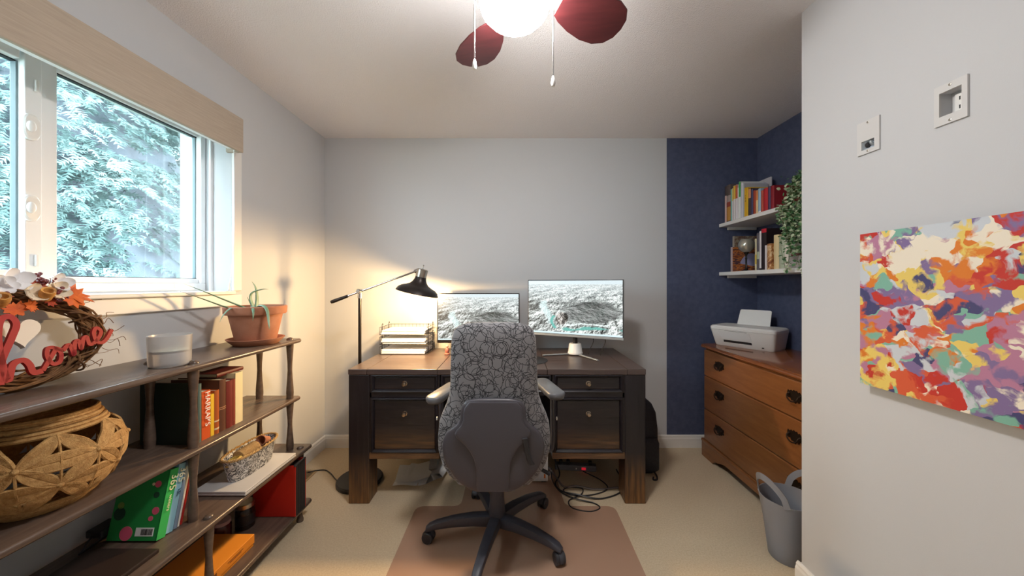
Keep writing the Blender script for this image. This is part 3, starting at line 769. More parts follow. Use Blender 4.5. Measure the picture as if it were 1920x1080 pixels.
# document tray of black wire, three tiers
tr=thing('letter_tray','black wire three-tier letter tray on the left end of the desk','tray',(-.783,2.50,DH))
for k in range(3):
    z=.004+k*.068; mb=MB(); x0,x1,y0,y1=-.165,.165,-.105,.12
    for zz in (z,z+.05):
        pts=[(x0,y0,zz),(x0,y1,zz),(x1,y1,zz),(x1,y0,zz)]
        for i in range(3): mb.tube([pts[i],pts[i+1]],.0018,6)
        if zz==z: mb.tube([pts[3],pts[0]],.0018,6)
    for i in range(9):
        y=y0+(y1-y0)*i/8
        for x in (x0,x1): mb.tube([(x,y,z),(x,y,z+.05)],.0012,5)
    for i in range(13):
        x=x0+(x1-x0)*i/12; mb.tube([(x,y1,z),(x,y1,z+.05)],.0012,5); mb.tube([(x,y0,z),(x,y1,z)],.0012,5)
    mb.build('tier', M_black, tr, smooth=True)
mb=MB()
for x in (-.165,.165):
    for y in (-.06,.07):
        mb.tube([(x,y,0),(x,y,.205)],.0022,6); mb.tube([(x,y,.205),(x,y+.012,.212),(x,y+.02,.20)],.0022,6)
mb.build('uprights', M_black, tr, smooth=True)
for k,(h,lab) in enumerate(((.024,'lowest'),(.034,'middle'),(.026,'topmost'))):
    st=thing('paper_stack',f'stack of white paper sheets in the {lab} tier of the letter tray','paper',(-.783,2.50,DH+.0062+k*.068),0,'papers in the letter tray')
    z=0; i=0
    while z<h:
        dx=RND.uniform(-.006,.006); dy=RND.uniform(-.006,.006)
        MB().box(-.152+dx,.152+dx,-.098+dy,.112+dy,z,z+.0042).build('sheaf', M_paper, st); z+=.0046; i+=1

# small ornament
orn=thing('ornament','small reddish brown ornament on the desk beside the chair back','ornament',(-.475,2.40,DH))
MB().lathe([(0,0),(.018,0),(.02,.006),(.012,.012),(.016,.028),(.013,.042),(.006,.05),(0,.052)],14).build('body', plain('ornament_red',(150,88,76)), orn, smooth=True)
MB().sphere((0,0,.058),.010,10,8).build('head', plain('ornament_pale',(205,160,140)), orn, smooth=True)

# ---------------------------------------------------------------- top shelf things
# potted aloe
M_terra=mat('terracotta', srgb(162,104,76), .8, col2=srgb(178,124,98), nscale=9, bump=.1, bscale=120)
pot=thing('potted_aloe','aloe in a terracotta pot and saucer at the shelf end','plant',(-1.287,1.70,S1))
MB().lathe([(.0,0),(.088,0),(.094,.004),(.118,.028),(.120,.032),(.112,.032),(.09,.010),(0,.008)],36).build('saucer', M_terra, pot, smooth=True)
MB().lathe([(.0,.010),(.080,.010),(.083,.014),(.111,.150),(.124,.150),(.128,.156),(.130,.186),(.127,.190),(.116,.190),(.112,.168),(0,.166)],40).build('pot', M_terra, pot, smooth=True)
MB().lathe([(0,.174),(.06,.175),(.113,.170)],28).build('soil', plain('potting_soil',(62,48,40),.95,bump=.6,bscale=90), pot, smooth=True)
M_aloe=mat('aloe_green', srgb(92,128,96), .5, col2=srgb(140,170,150), nscale=12)
def aloe(pts,r0):
    p=smoothpath(pts,7); n=len(p); rs=[max(.0008,r0*(1-(i/(n-1))**1.5)) for i in range(n)]
    MB().tube(p,rs,8,flat=.5).build('leaf', M_aloe, pot, smooth=True)
aloe([(-.02,-.06,.17),(-.05,-.13,.195),(-.07,-.22,.235),(-.085,-.30,.268)],.009)
aloe([(0,-.03,.17),(-.05,-.10,.215),(-.08,-.19,.262),(-.10,-.27,.30)],.009)
aloe([(.0,.0,.17),(.0,.005,.23),(-.003,.0,.28),(-.015,-.01,.312)],.012)
aloe([(.0,-.01,.17),(-.012,-.02,.22),(-.005,-.02,.255),(.03,.0,.272),(.05,.015,.272)],.010)
aloe([(.02,-.03,.17),(.07,-.06,.195),(.115,-.085,.175),(.135,-.10,.11),(.137,-.10,.085)],.011)
aloe([(.01,-.04,.17),(.05,-.09,.190),(.085,-.13,.165),(.09,-.14,.13)],.009)
aloe([(-.02,-.05,.17),(-.02,-.12,.187),(-.01,-.175,.165),(-.01,-.20,.13)],.007)
aloe([(-.01,.0,.17),(-.02,-.01,.20),(-.03,-.02,.235)],.006)

# candle jar
M_frost=mat('frosted_glass', srgb(250,248,248), .3, trans=.7, sub=.0)
cj=thing('candle_jar','frosted white glass candle jar on the top shelf','candle',(-1.262,1.25,S1))
MB().lathe([(0,0),(.050,0),(.056,.004),(.058,.02),(.060,.106),(.0605,.112),(.057,.112),(.0555,.10),(.054,.05),(0,.05)],36).build('jar', M_frost, cj, smooth=True)
MB().lathe([(0,.051),(.0535,.051),(.0535,.058),(0,.058)],28).build('wax', plain('cream_wax',(240,226,196),.5), cj, smooth=True)
MB().tube([(0,0,.058),(.001,0,.066)],.0015,6).build('wick', M_black, cj)

# wreath with "home"
wr=thing('wreath','grapevine wreath with autumn leaves and red home lettering','wreath',(-1.415,.955,S1))
M_vine=mat('grapevine', srgb(96,64,38), .8, col2=srgb(138,98,58), nscale=40)
WR=.140; WC=(0,0,.150); lean=math.radians(14)
WM=Matrix.Translation((.045,0,0))@Matrix.Rotation(-lean,4,'Y')
def ringpt(a,rr,off,elong=1.28): return (off, WR*elong*math.cos(a)+rr*math.cos(a), WC[2]+WR*math.sin(a)*.86+rr*math.sin(a))
mb=MB(WM); rd=random.Random(5)
for s in range(42):
    ph=rd.uniform(0,2*PI); tw=rd.choice((-3,-2,2,3,4)); rad=rd.uniform(.006,.029); n=56; pts=[]
    for k in range(n):
        a=2*PI*k/n; q=ph+tw*a; rr=rad*(1+.25*mnoise.noise(Vector((math.cos(a)*3,math.sin(a)*3,s))))
        pts.append(ringpt(a,rr*math.cos(q)*.95,rr*math.sin(q)))
    mb.tube(pts,rd.uniform(.0022,.0042),5,closed=True)
mb.build('vine_ring', M_vine, wr, smooth=True)
mb=MB(WM)
for s in range(22):
    a=rd.uniform(-1.2,1.4)+ (PI if rd.random()<.3 else 0); p=Vector(ringpt(a,.02,rd.uniform(-.01,.025))); d=Vector((rd.uniform(.0,.5),math.cos(a)+rd.uniform(-.6,.6),math.sin(a)+rd.uniform(-.5,.6))).normalized()
    L=rd.uniform(.02,.055); c=Vector((rd.uniform(-1,1),rd.uniform(-1,1),rd.uniform(-1,1)))*.016
    mb.tube(smoothpath([p,p+d*L*.4+c*.5,p+d*L*.75-c,p+d*L+c],4),.0009,4)
mb.build('tendrils', M_vine, wr, smooth=True, kind='stuff')
for a in (-.95,.28,2.4,-2.2):
    mb=MB(WM); u=Vector(ringpt(a,0,0)); t=Vector((0,-math.sin(a),math.cos(a))); nrm=Vector((0,math.cos(a),math.sin(a)))
    mb.tube([u+Vector((.034*math.cos(q),0,0))+nrm*(.034*math.sin(q))+t*(.012*q/6) for q in [2*PI*k/20 for k in range(20)]],.003,6,closed=True)
    mb.build('binding', M_vine, wr, smooth=True)
def maple(c,size,ax,tilt,m,name='maple_leaf'):
    pts=[]
    lob=[(0,1.0),(.10,.62),(.30,.72),(.26,.50),(.62,.62),(.55,.44),(.82,.30),(.50,.16),(.56,-.12),(.22,-.06),(.06,-.28)]
    poly=lob+[(-u,v) for u,v in reversed(lob) if u>0]
    Mx=Matrix.Translation(c)@Matrix.Rotation(tilt[0],4,'X')@Matrix.Rotation(tilt[1],4,'Z')@Matrix.Rotation(PI/2-.2,4,'Y')@Matrix.Rotation(ax,4,'Z')
    mb=MB(); 
    def fn(u,v,w):
        return tuple(WM@(Mx@Vector((u*size,v*size,w+.22*size*(u*u)-.10*size*v*v))))
    # fan of triangles from the centre with thickness
    n=len(poly); vs=[fn(0,.2,.0006),fn(0,.2,-.0006)]+[fn(u,v,.0006) for u,v in poly]+[fn(u,v,-.0006) for u,v in poly]
    fs=[(0,2+k,2+(k+1)%n) for k in range(n)]+[(1,2+n+(k+1)%n,2+n+k) for k in range(n)]+[(2+k,2+n+k,2+n+(k+1)%n,2+(k+1)%n) for k in range(n)]
    mb.add(vs,fs); return mb.build(name, m, wr)
M_or=mat('orange_leaf', srgb(206,104,32), .7, col2=srgb(186,78,28), nscale=25)
M_dr=mat('rust_leaf', srgb(150,50,34), .7, col2=srgb(176,72,36), nscale=25)
M_cr=mat('cream_petal', srgb(236,226,206), .75, col2=srgb(222,204,176), nscale=25)
M_wp=plain('white_petal',(232,232,236),.7)
for (y,z,s,ax,ti,m) in ((.108,.262,.074,.5,(.2,.3),M_or),(.130,.238,.058,2.4,(-.1,.2),M_or),(-.005,.215,.042,1.8,(.2,.1),M_or),(.04,.285,.030,.2,(.3,-.3),M_dr),(-.07,.225,.045,2.8,(.1,.2),M_or),(.07,.245,.03,2.9,(.2,.1),M_dr),(-.03,.255,.034,1.2,(.2,.4),M_dr),(.095,.285,.034,1.5,(.3,.1),M_or),(.015,.235,.03,-.6,(.0,.2),M_or),(-.10,.26,.04,.9,(.1,.2),M_dr)):
    maple((.045,y,z),s,ax,ti,m)
def petals(c,n,L,m,ph=0):
    for k in range(n):
        a=ph+2*PI*k/n; mb=MB(WM); d=Vector((.35,math.cos(a),math.sin(a))).normalized(); c0=Vector(c)
        s=d.cross(Vector((1,0,0))).normalized(); up=s.cross(d)
        rings=[]
        for f,w in ((0,.12),(.3,.36),(.65,.44),(.9,.25),(1,.06)):
            p=c0+d*(L*f)+up*(.25*L*f*f)
            rings.append([p+s*(w*L*x)+up*(y*.0012+abs(x)*.12*L) for x,y in ((-1,-1),(0,-1),(1,-1),(1,1),(0,1),(-1,1))])
        mb.loft(rings).build('petal', m, wr, smooth=True)
petals((.05,.025,.265),5,.032,M_cr,.3); petals((.045,-.03,.290),6,.032,M_wp,.9); petals((.045,.088,.297),4,.034,M_wp,.1)
petals((.05,-.075,.27),5,.036,M_cr,.6); petals((.048,.075,.272),4,.034,M_cr,1.0); petals((.04,.0,.305),4,.04,M_wp,.4)
def cone_flower(c):
    mb=MB(WM@Matrix.Translation(c)@Matrix.Rotation(.5,4,'X')@Matrix.Rotation(1.0,4,'Y')); mb.lathe([(.004,-.02),(.013,-.014),(.016,.01),(.014,.022),(.010,.020),(.006,.008),(0,.004)],14)
    mb.build('seed_pod', mat('seed_pod', srgb(214,160,84), .7, col2=srgb(180,120,60), nscale=50), wr, smooth=True)
cone_flower((.062,.045,.258)); cone_flower((.060,-.045,.245))
M_berry=plain('dark_berry',(104,34,36),.4)
mb=MB(WM)
for cx,cz in ((.055,.305),(.075,.262),(-.05,.262)):
    for k in range(16): mb.sphere((.05+rd.uniform(-.008,.012),cx+rd.gauss(0,.012),cz+rd.gauss(0,.012)),.0052,7,5)
mb.build('berries', M_berry, wr, smooth=True, kind='stuff')
# hanging white heart
hp=[]
for k in range(40):
    a=2*PI*k/40; hp.append((.0028*16*math.sin(a)**3*.95, .0028*(13*math.cos(a)-5*math.cos(2*a)-2*math.cos(3*a)-math.cos(4*a))))
hb=MB(WM@Matrix.Translation((.005,.012,.165))); hb.prism(hp,-.007,.007,lambda u,v,w:(w,u,v))
ht=hb.build('hanging_heart', plain('white_painted_wood',(226,218,206),.7), wr, bevel=.002)
MB(WM).tube([(.005,.014,.19),(.012,.012,.205),(.015,.014,.222)],.0014,5).build('heart_hook', M_black, ht, smooth=True)
# the word home as one flat ribbon script
M_red=plain('red_painted_letters',(158,22,22),.5)
script={
 'letter_h':[(-.010,.045),(.000,.100),(.030,.165),(.044,.200),(.036,.222),(.018,.215),(.006,.170),(.002,.110),(.004,.052),(.020,.092),(.040,.100),(.050,.085),(.054,.062),(.072,.062)],
 'letter_o':[(.072,.062),(.090,.082),(.108,.104),(.094,.106),(.088,.090),(.096,.074),(.112,.078),(.118,.096),(.108,.106),(.124,.100)],
 'letter_m':[(.124,.100),(.140,.112),(.144,.100),(.146,.090),(.154,.114),(.164,.120),(.166,.102),(.176,.122),(.186,.128),(.188,.112),(.198,.112)],
 'letter_e':[(.198,.112),(.214,.124),(.226,.140),(.216,.148),(.206,.136),(.208,.118),(.222,.114),(.240,.126),(.256,.144)]}
def ribbon(pts,w,th,M):
    p=smoothpath([(0,a,b) for a,b in pts],7); rings=[]
    for i,q in enumerate(p):
        t=(p[min(i+1,len(p)-1)]-p[max(i-1,0)]).normalized(); s=Vector((1,0,0)).cross(t)
        rings.append([q+s*w+Vector((-th,0,0)),q+s*w+Vector((th,0,0)),q-s*w+Vector((th,0,0)),q-s*w+Vector((-th,0,0))])
    return MB(M).loft(rings)
LM=WM@Matrix.Translation((.050,-.066,-.02))
for nm,pts in script.items():
    if nm!='letter_h': pts=[(a,(.062+(a-.072)*.30)+(b-.062-(a-.072)*.30)*1.45) for a,b in pts]
    ribbon(pts,.0070 if nm=='letter_h' else .0050,.004,LM).build(nm, M_red, wr)

# ---------------------------------------------------------------- woven jute basket
bs=thing('jute_basket','round jute basket with openwork star pattern on the second tier','basket',(-1.318,.955,S2))
M_jute=mat('jute_rope', srgb(168,126,74), .9, col2=srgb(196,156,100), nscale=90, bump=.6, bscale=300)
def bp_(a,f,off=0):
    # belly profile
    prof=[(0,.085),(.06,.10),(.2,.128),(.42,.147),(.60,.150),(.78,.138),(.92,.112),(1,.096)]
    for (f0,r0),(f1,r1) in zip(prof[:-1],prof[1:]):
        if f<=f1: t=(f-f0)/(f1-f0); t=t*t*(3-2*t)*.5+t*.5; r=r0+(r1-r0)*t; break
    else: r=prof[-1][1]
    r+=off
    return Vector((r*math.cos(a),r*math.sin(a),.012+f*.225))
mb=MB()
for k in range(7):
    r=.012*k+.006; mb.tube([(r*math.cos(q),r*math.sin(q),.006) for q in [2*PI*i/32 for i in range(32)]],.006,6,closed=True)
for k in range(3): mb.tube([bp_(2*PI*i/40,.012+.035*k,.001) for i in range(40)],.0055,6,closed=True)
mb.build('bottom_coil', M_jute, bs, smooth=True)
mb=MB()
for f,o in ((.90,.001),(.94,.002),(.98,.003),(1.0,.008)): mb.tube([bp_(2*PI*i/40,f,o) for i in range(40)],.0056,6,closed=True)
for k in range(2): mb.tube([bp_(2*PI*i/40,1,.002)+Vector((0,0,.008+.008*k)) for i in range(40)],.0052,6,closed=True)
mb.build('rim', M_jute, bs, smooth=True)
N=7; rows=[.09,.34,.62,.89]; mb=MB()
def node(r,k): return (2*PI*(k+.5*(r%2))/N, rows[r])
edges=[]
for r in range(4):
    for k in range(N):
        if r in (1,2): edges.append((node(r,k),node(r,k+1)))
        if r<3:
            a,f=node(r,k)
            edges.append(((a,f),(a+PI/N,rows[r+1]))); edges.append(((a,f),(a-PI/N,rows[r+1])))
for (a0,f0),(a1,f1) in edges:
    da=a1-a0; df=f1-f0; L=math.hypot(da,df*1.6); na,nf=-df/L*1.6,da/L/1.6
    for off in (-.25,-.045,.045,.25,-.215,-.18,-.145,-.11,-.075,.075,.11,.145,.18,.215):
        pts=[]
        for i in range(9):
            s=i/8; w=math.sin(PI*s)**.75*off*.62*L
            pts.append(bp_(a0+da*s+na*w, min(1,max(0,f0+df*s+nf*w)), .002*math.sin(PI*s)+abs(off)*.012))
        mb.tube(pts,.0044,5)
for r in (1,2):
    for k in range(N):
        a,f=node(r,k); p=bp_(a,f,.005); mb.sphere(p,.008,8,6)
mb.build('openwork', M_jute, bs, smooth=True)
mb=MB()
for k in range(N):
    for r in (1,2):
        a,f=node(r,k); f0=rows[r-1] if r==1 else rows[r]; 
        mb.tube([bp_(a,rows[r]+(rows[r+1]-rows[r])*2*s/8 if r==1 else rows[r]-(rows[r]-rows[0])*s/8,.006) for s in range(9)],.003,5)
mb.build('meridian_cords', M_jute, bs, smooth=True)
# ---------------------------------------------------------------- books
def book(label, c, t, d, h, loc, rot, cat='book', group=None, band=None, rough=.55, rounded=True, pages=None, name='book', covmat=None):
    """local frame: spine faces -y, thickness along x (0..t), depth along +y, height z"""
    r=thing(name,label,cat,loc,0,group,rot=rot); m=covmat or plain('cover_'+name,c,rough)
    cv=MB(); b=min(.0022,t*.2); n=6
    cv.box(0,b,0,d,0,h); cv.box(t-b,t,0,d,0,h)
    prof=[]
    bulge=min(.004,t*.18) if rounded else .0008
    outer=[(t*k/n, -bulge*math.sin(PI*k/n)) for k in range(n+1)]; inner=[(x,y+b) for x,y in reversed(outer)]
    cv.prism(outer+inner,0,h)
    cv.build('cover', m, r, smooth=False)
    MB().box(b,t-b,b,d-.003,.003,h-.003).build('pages', pages or M_pages, r)
    if band:
        for z0,z1,bc in band:
            pr=[(t*k/n, -bulge*math.sin(PI*k/n)-.0005) for k in range(n+1)]+[(t*(n-k)/n, -bulge*math.sin(PI*(n-k)/n)+.001) for k in range(n+1)]
            MB().prism(pr,z0*h,z1*h).build('spine_band', plain('band',bc,rough), r)
    return r
R90=(0,0,PI/2); 
def spine_text(parent, txt, size, t, zc, m, down=True):
    # lettering running down the spine of a book (spine faces -y)
    s=-1 if down else 1
    return text_mesh('lettering', txt, size, m, parent, frame((0,0,s),(-s*-1 if False else (1 if down else -1),0,0),(0,-1,0),(t/2,-.0062,zc)))
# second tier, spines toward the room
y=1.300
g='books on the second tier'
def add2(label,c,t,d,h,xf=-1.222,**k):
    global y
    b=book(label,c,t,d,h,(xf,y,S2),R90,group=g,**k); y+=t+.0012; return b
add2('tall dark green hardback at the left end, cover facing out',(26,44,40),.016,.205,.232)
add2('slim grey green hardback next to the dark green one',(92,112,104),.014,.19,.226)
b=add2('orange dictionary with white HARRAP\'S lettering on the spine',(206,84,30),.038,.15,.190,rounded=False)
M_wlet=plain('white_lettering',(246,244,236),.6)
spine_text(b,"HARRAP'S",.031,.038,.120,M_wlet)
add2('thin yellow paperback beside the orange dictionary',(226,184,48),.016,.14,.168,rounded=False)
add2('rust orange hardback with pale bands near the foot',(176,88,34),.022,.15,.178,band=[(.10,.14,(222,204,168)),(.28,.31,(222,204,168))])
add2('tall brown leather album tied with a cord',(92,54,36),.032,.20,.215,band=[(.42,.435,(176,128,92)),(.455,.47,(176,128,92))])
add2('dark maroon hardback beside the brown album',(98,28,24),.034,.19,.200,band=[(0,1,(112,34,28))])
add2('thin russet hardback pressed against the cream binder',(140,62,44),.012,.19,.200)
add2('cream binder at the right end of the row',(228,214,170),.040,.20,.222,rounded=False,covmat=plain('cream_binder',(228,214,170)))
book('dark red notebook lying flat on the brown album',(104,30,28),.016,.10,.14,(-1.26,1.443,S2+.2155+.017),(0,PI/2,PI/2),group=g)
# third tier, leaning spines
g='children\'s books leaning on the third tier'
lean=math.radians(13)
def addl(label,c,t,d,h,y,xf=-1.215,**k):
    # local +x runs to +Y; tops lean to +Y
    return book(label,c,t,d,h,(xf,y,S3),(0,0,0),group=g,**k)
def lean_set(b,y,xf,t):
    b.matrix_world=Matrix.Translation((xf,y,S3))@Matrix.Rotation(PI/2,4,'Z')@Matrix.Rotation(lean,4,'Y')@Matrix.Translation((-0.0,0,0))
M_pk=plain('pink_print',(226,96,128),.6); M_dkp=plain('dark_green_print',(22,70,50),.6); M_cream=plain('cream_print',(240,232,196),.6)
yy=1.168
specs=[('green 365 winters book leaning with its cover facing out',(34,150,72),.030,.170,.222),('pale blue 365 book leaning behind the green one',(150,200,218),.026,.12,.226),('grey blue paperback leaning behind the pale blue book',(128,146,166),.014,.12,.228),('thin white paperback leaning against the shelf post',(232,226,214),.007,.12,.224),('red hardback at the back of the leaning books',(168,36,30),.010,.10,.236)]
LB=[]
for lab,c,t,d,h in specs:
    b=addl(lab,c,t,d,h,yy,rounded=False)
    b.location=(-1.228,yy,S3+ .0); b.rotation_mode='QUATERNION'
    b.rotation_quaternion=(Matrix.Rotation(PI/2,4,'Z')@Matrix.Rotation(lean,4,'Y')).to_quaternion()
    LB.append(b); yy+=(t+.0008)/math.cos(lean)
for b,(lab,c,t,d,h) in zip(LB,specs): b.location.z=S3+t*math.sin(lean)
gb=LB[0]
# cover of the green book is its local x=0 face, local y = depth, z = height
def disc(cy,cz,r,m,name='printed_dot',n=18):
    MB().prism([(cy+r*math.cos(2*PI*k/n),cz+r*math.sin(2*PI*k/n)) for k in range(n)],-.0008,0,lambda u,v,w:(w,u,v)).build(name,m,gb)
for cy,cz,r,m in ((.032,.176,.011,M_pk),(.048,.176,.005,M_cream),(.022,.092,.012,M_pk),(.034,.068,.008,M_pk),(.108,.022,.022,M_pk),(.03,.142,.010,M_dkp),(.145,.082,.020,M_dkp),(.146,.108,.011,plain('olive_print',(120,150,70)))):
    disc(cy,cz,r,m)
MB().box(-.0010,0,.014,.076,.014,.040).build('barcode_label', M_paper, gb)
bc=MB(); u=.018
while u<.056:
    w=RND.choice((.0007,.0012,.002)); bc.box(-.0014,-.0009,u,u+w,.018,.036); u+=w+RND.choice((.0008,.0014))
bc.build('barcode', M_black, gb)
bd=MB().box(-.0002+.0,.0302,-.0016,-.0009,0,.222).build('spine_band', plain('bright_green',(64,190,96)), gb)
spine_text(gb,'365',.036,.030,.178,M_cream); spine_text(gb,'winters',.017,.030,.112,M_cream)
spine_text(LB[1],'365',.034,.026,.188,M_cream); spine_text(LB[1],'VEL',.016,.026,.130,plain('navy_print',(44,66,96)))

# flat dark slab and adaptor on the third tier
o=MB().box(-1.40,-1.172,.72,1.128,S3,S3+.014).build('tablet_case', plain('dark_brown_leatherette',(50,38,34),.4), bevel=.004); tag(o,'flat dark brown folder lying on the third tier, lower left','folder')
ad=thing('power_adaptor','black power adaptor with cable against the wall under the basket','adaptor',(-1.43,1.19,S3))
MB().box(-.025,.03,-.035,.035,.022,.048).build('brick', M_black, ad, bevel=.005)
MB().tube(smoothpath([(.0,-.03,.03),(.01,-.055,.028),(.015,-.07,.012),(.01,-.075,.004),(.0,.0,.004),(.0,.03,.02)],6),.0035,6).build('cable', M_black, ad, smooth=True)

# laptop and planter on the third tier
lt=thing('laptop','closed light grey laptop lying under the patterned planter','laptop',(-1.232,1.585,S3))
M_lap=mat('silver_laptop', srgb(196,196,198), .38, .15)
MB().box(-.112,.112,-.165,.165,.003,.014).build('base_half', M_lap, lt, bevel=.003)
MB().box(-.112,.112,-.165,.165,.0145,.0215).build('lid', M_lap, lt, bevel=.003)
mb=MB()
for x in (-.09,.09):
    for yv in (-.14,.14): mb.lathe([(.006,0),(.006,.003)],8,(x,yv,0))
mb.build('rubber_feet', M_black, lt)
def damask():
    m=bpy.data.materials.new('damask_metal'); m.use_nodes=True; nt=m.node_tree; b=nt.nodes['Principled BSDF']; b.inputs['Roughness'].default_value=.45
    tc=nt.nodes.new('ShaderNodeTexCoord'); n=nt.nodes.new('ShaderNodeTexNoise'); n.inputs['Scale'].default_value=34; n.inputs['Detail'].default_value=1.5; n.inputs['Distortion'].default_value=2.6
    nt.links.new(tc.outputs['Object'],n.inputs['Vector']); r=nt.nodes.new('ShaderNodeValToRGB'); r.color_ramp.interpolation='CONSTANT'
    r.color_ramp.elements[0].color=rgba(srgb(232,232,232)); r.color_ramp.elements[1].position=.47; r.color_ramp.elements[1].color=rgba(srgb(52,54,60))
    e=r.color_ramp.elements.new(.56); e.color=rgba(srgb(232,232,232)); e=r.color_ramp.elements.new(.62); e.color=rgba(srgb(52,54,60))
    nt.links.new(n.outputs['Fac'],r.inputs['Fac']); nt.links.new(r.outputs['Color'],b.inputs['Base Color']); return m
pl=thing('oval_planter','oval metal planter with black damask print on the laptop','planter',(-1.235,1.60,S3+.0215))
def oval(rx,ry,z,n=40): return [(rx*math.copysign(abs(math.cos(a))**.8,math.cos(a)),ry*math.copysign(abs(math.sin(a))**.75,math.sin(a)),z) for a in [2*PI*k/n for k in range(n)]]
MB().loft([oval(.040,.112,0),oval(.042,.114,.002),oval(.056,.138,.100),oval(.058,.140,.102),oval(.054,.136,.102),oval(.038,.110,.008),oval(.03,.1,.008)]).build('body', damask(), pl, smooth=True, ang=40)
M_rope=mat('twine', srgb(196,164,112), .95, col2=srgb(170,134,84), nscale=150, bump=.6, bscale=400)
rp=MB()
for ph in (0,PI):
    N=150; pts=[]
    for k in range(N):
        a=2*PI*k/N; x,yv,_=oval(.058,.140,0,N)[k]; q=ph+a*26
        pts.append((x*(1+.05*math.cos(q)),yv*(1+.02*math.cos(q)),.103+.0035*math.sin(q)))
    rp.tube(pts,.0034,5,closed=True)
rp.build('rope_rim', M_rope, pl, smooth=True)
tw=thing('twine_spool','spool of natural twine lying in the patterned planter','twine',(-1.235,1.575,S3+.112))
prof=[(.008,-.05),(.010,-.052),(.026,-.050),(.029,-.046)]
for k in range(22): z=-.044+k*.004; prof+=[(.0295,z),(.0280,z+.002)]
prof+=[(.029,.046),(.026,.05),(.010,.052),(.008,.05)]
MB(Matrix.Rotation(-PI/2,4,'X')).lathe(prof,22).build('wound_twine', M_rope, tw, smooth=True)
MB(Matrix.Rotation(-PI/2,4,'X')).lathe([(.0,-.05),(.0078,-.0505),(.0078,.0505),(0,.05)],14).build('core', plain('card_core',(92,64,42)), tw, smooth=True)
st=thing('string_bundle','loose bundle of yellowish string at the near end of the planter','string',(-1.235,1.50,S3+.095))
mb=MB(); rd=random.Random(9)
for k in range(10):
    pts=[(.026*math.cos(q+k)*rd.uniform(.7,1.1),.030*math.sin(q+k)*rd.uniform(.8,1.1),.012+.012*math.sin(q*1.3+k)) for q in [2*PI*i/14 for i in range(14)]]
    mb.tube(pts,.0028,5,closed=True)
mb.build('strands', plain('yellow_string',(206,176,92),.9), st, smooth=True)
tp=thing('small_pot','small terracotta pot tipped at the far end of the planter','pot',(-1.235,1.68,S3+.118),rot=(1.25,0,0))
MB().lathe([(0,-.03),(.015,-.03),(.020,.010),(.024,.010),(.024,.022),(.021,.022),(.017,-.02),(0,-.022)],18).build('body', M_terra, tp, smooth=True)

# bottom tier
rf=thing('document_case','red document case with black gusset standing on the bottom tier','case',(-1.222,1.735,S4))
M_rc=plain('red_cover',(176,34,24),.42)
MB().box(-.11,.108,0,.005,.002,.262).build('front_cover', M_rc, rf, bevel=.002)
MB().box(-.11,.108,.082,.087,.002,.262).build('back_cover', M_rc, rf, bevel=.002)
ring=[]
mb=MB()
for k in range(5): mb.prism([(.100,.006+.015*k),(.108,.006+.015*k+.004),(.112,.006+.015*k+.0075),(.108,.006+.015*k+.011),(.100,.006+.015*k+.0145)],.004,.258)
mb.build('gusset', M_black, rf)
MB().box(-.108,.10,.006,.081,.003,.25).build('pockets', plain('dark_pockets',(30,26,34)), rf)
MB().tube(smoothpath([(.102,.0,.258),(.112,.02,.268),(.116,.043,.27),(.112,.066,.268),(.102,.086,.258)],5),.006,8).build('flap_edge', M_black, rf, smooth=True)
jr=thing('glass_jar','dark jar with a metal lid beside the red case','jar',(-1.32,1.672,S4))
MB().lathe([(0,0),(.036,0),(.040,.004),(.040,.088),(.034,.10),(0,.10)],24).build('jar_body', plain('dark_glass',(34,26,24),.15), jr, smooth=True)
MB().lathe([(.037,.098),(.0385,.10),(.0385,.118),(.036,.121),(0,.121)],24).build('lid', M_metal, jr, smooth=True)
MB().lathe([(.0405,.022),(.0405,.07),(.0402,.07),(.0402,.022)],24).build('label_band', M_black, jr, smooth=True)
j2=thing('glass_jar','lower dark red jar between the metal-lidded jar and orange box','jar',(-1.36,1.585,S4))
MB().lathe([(0,0),(.033,0),(.036,.004),(.036,.066),(.031,.076),(0,.076)],20).build('jar_body', plain('dark_red_glass',(70,22,26),.2), j2, smooth=True)
MB().lathe([(.032,.074),(.034,.076),(.034,.09),(.03,.092),(0,.092)],20).build('lid', plain('pale_lid',(176,150,150)), j2, smooth=True)
ob_=thing('orange_box','flat orange cardboard box lying on the bottom tier','box',(-1.292,1.365,S4))
M_ob=plain('orange_card',(228,142,44),.5)
MB().box(-.11,.108,-.19,.182,0,.034).build('base_tray', M_ob, ob_, bevel=.0015)
MB().box(-.112,.111,-.192,.185,.012,.052).build('lid', M_ob, ob_, bevel=.002)
pm=plain('brown_print',(120,66,24),.6); mb=MB()
for y0,y1,z in ((.04,.12,.036),(.05,.11,.030)): mb.box(.1112,.1116,y0,y1,z-.0015,z+.0015)
mb.box(.1112,.1116,-.03,-.012,.022,.042); mb.build('side_print', pm, ob_)

# ---------------------------------------------------------------- alcove shelves
for z,n in ((1.752,'upper'),(1.374,'lower')):
    s=thing('wall_shelf',f'{n} white wall shelf in the navy alcove','shelf',(XA,2.09,z),0,'white alcove shelves')
    MB().box(-.303,-.0,-.58,.594,-.026,0).build('board', M_white, s, bevel=.0015)
    MB().box(-.24,-.02,.576,.594,-.046,-.026).build('cleat', M_white, s)
U=1.752; yy=2.676
g='books on the upper alcove shelf'
def addu(label,c,t,h,d=.17,xf=1.648,**k):
    global yy
    b=book(label,c,t,d,h,(xf,yy,U),(0,0,-PI/2),group=g,**k); yy-=t+.0012; return b
def bands(top,split=.62): return [(split,.995,top)]
addu('dark hardback against the navy wall with a pink strip',(70,58,62),.022,0.290,band=[(.02,.75,(206,176,172))])
addu('thick cookbook with a colourful food picture spine',(96,84,80),.048,0.293,band=[(.06,.42,(196,142,70)),(.42,.55,(150,66,52)),(.55,.72,(170,156,150))])
addu('thin teal paperback on the upper shelf',(120,188,184),.014,0.250)
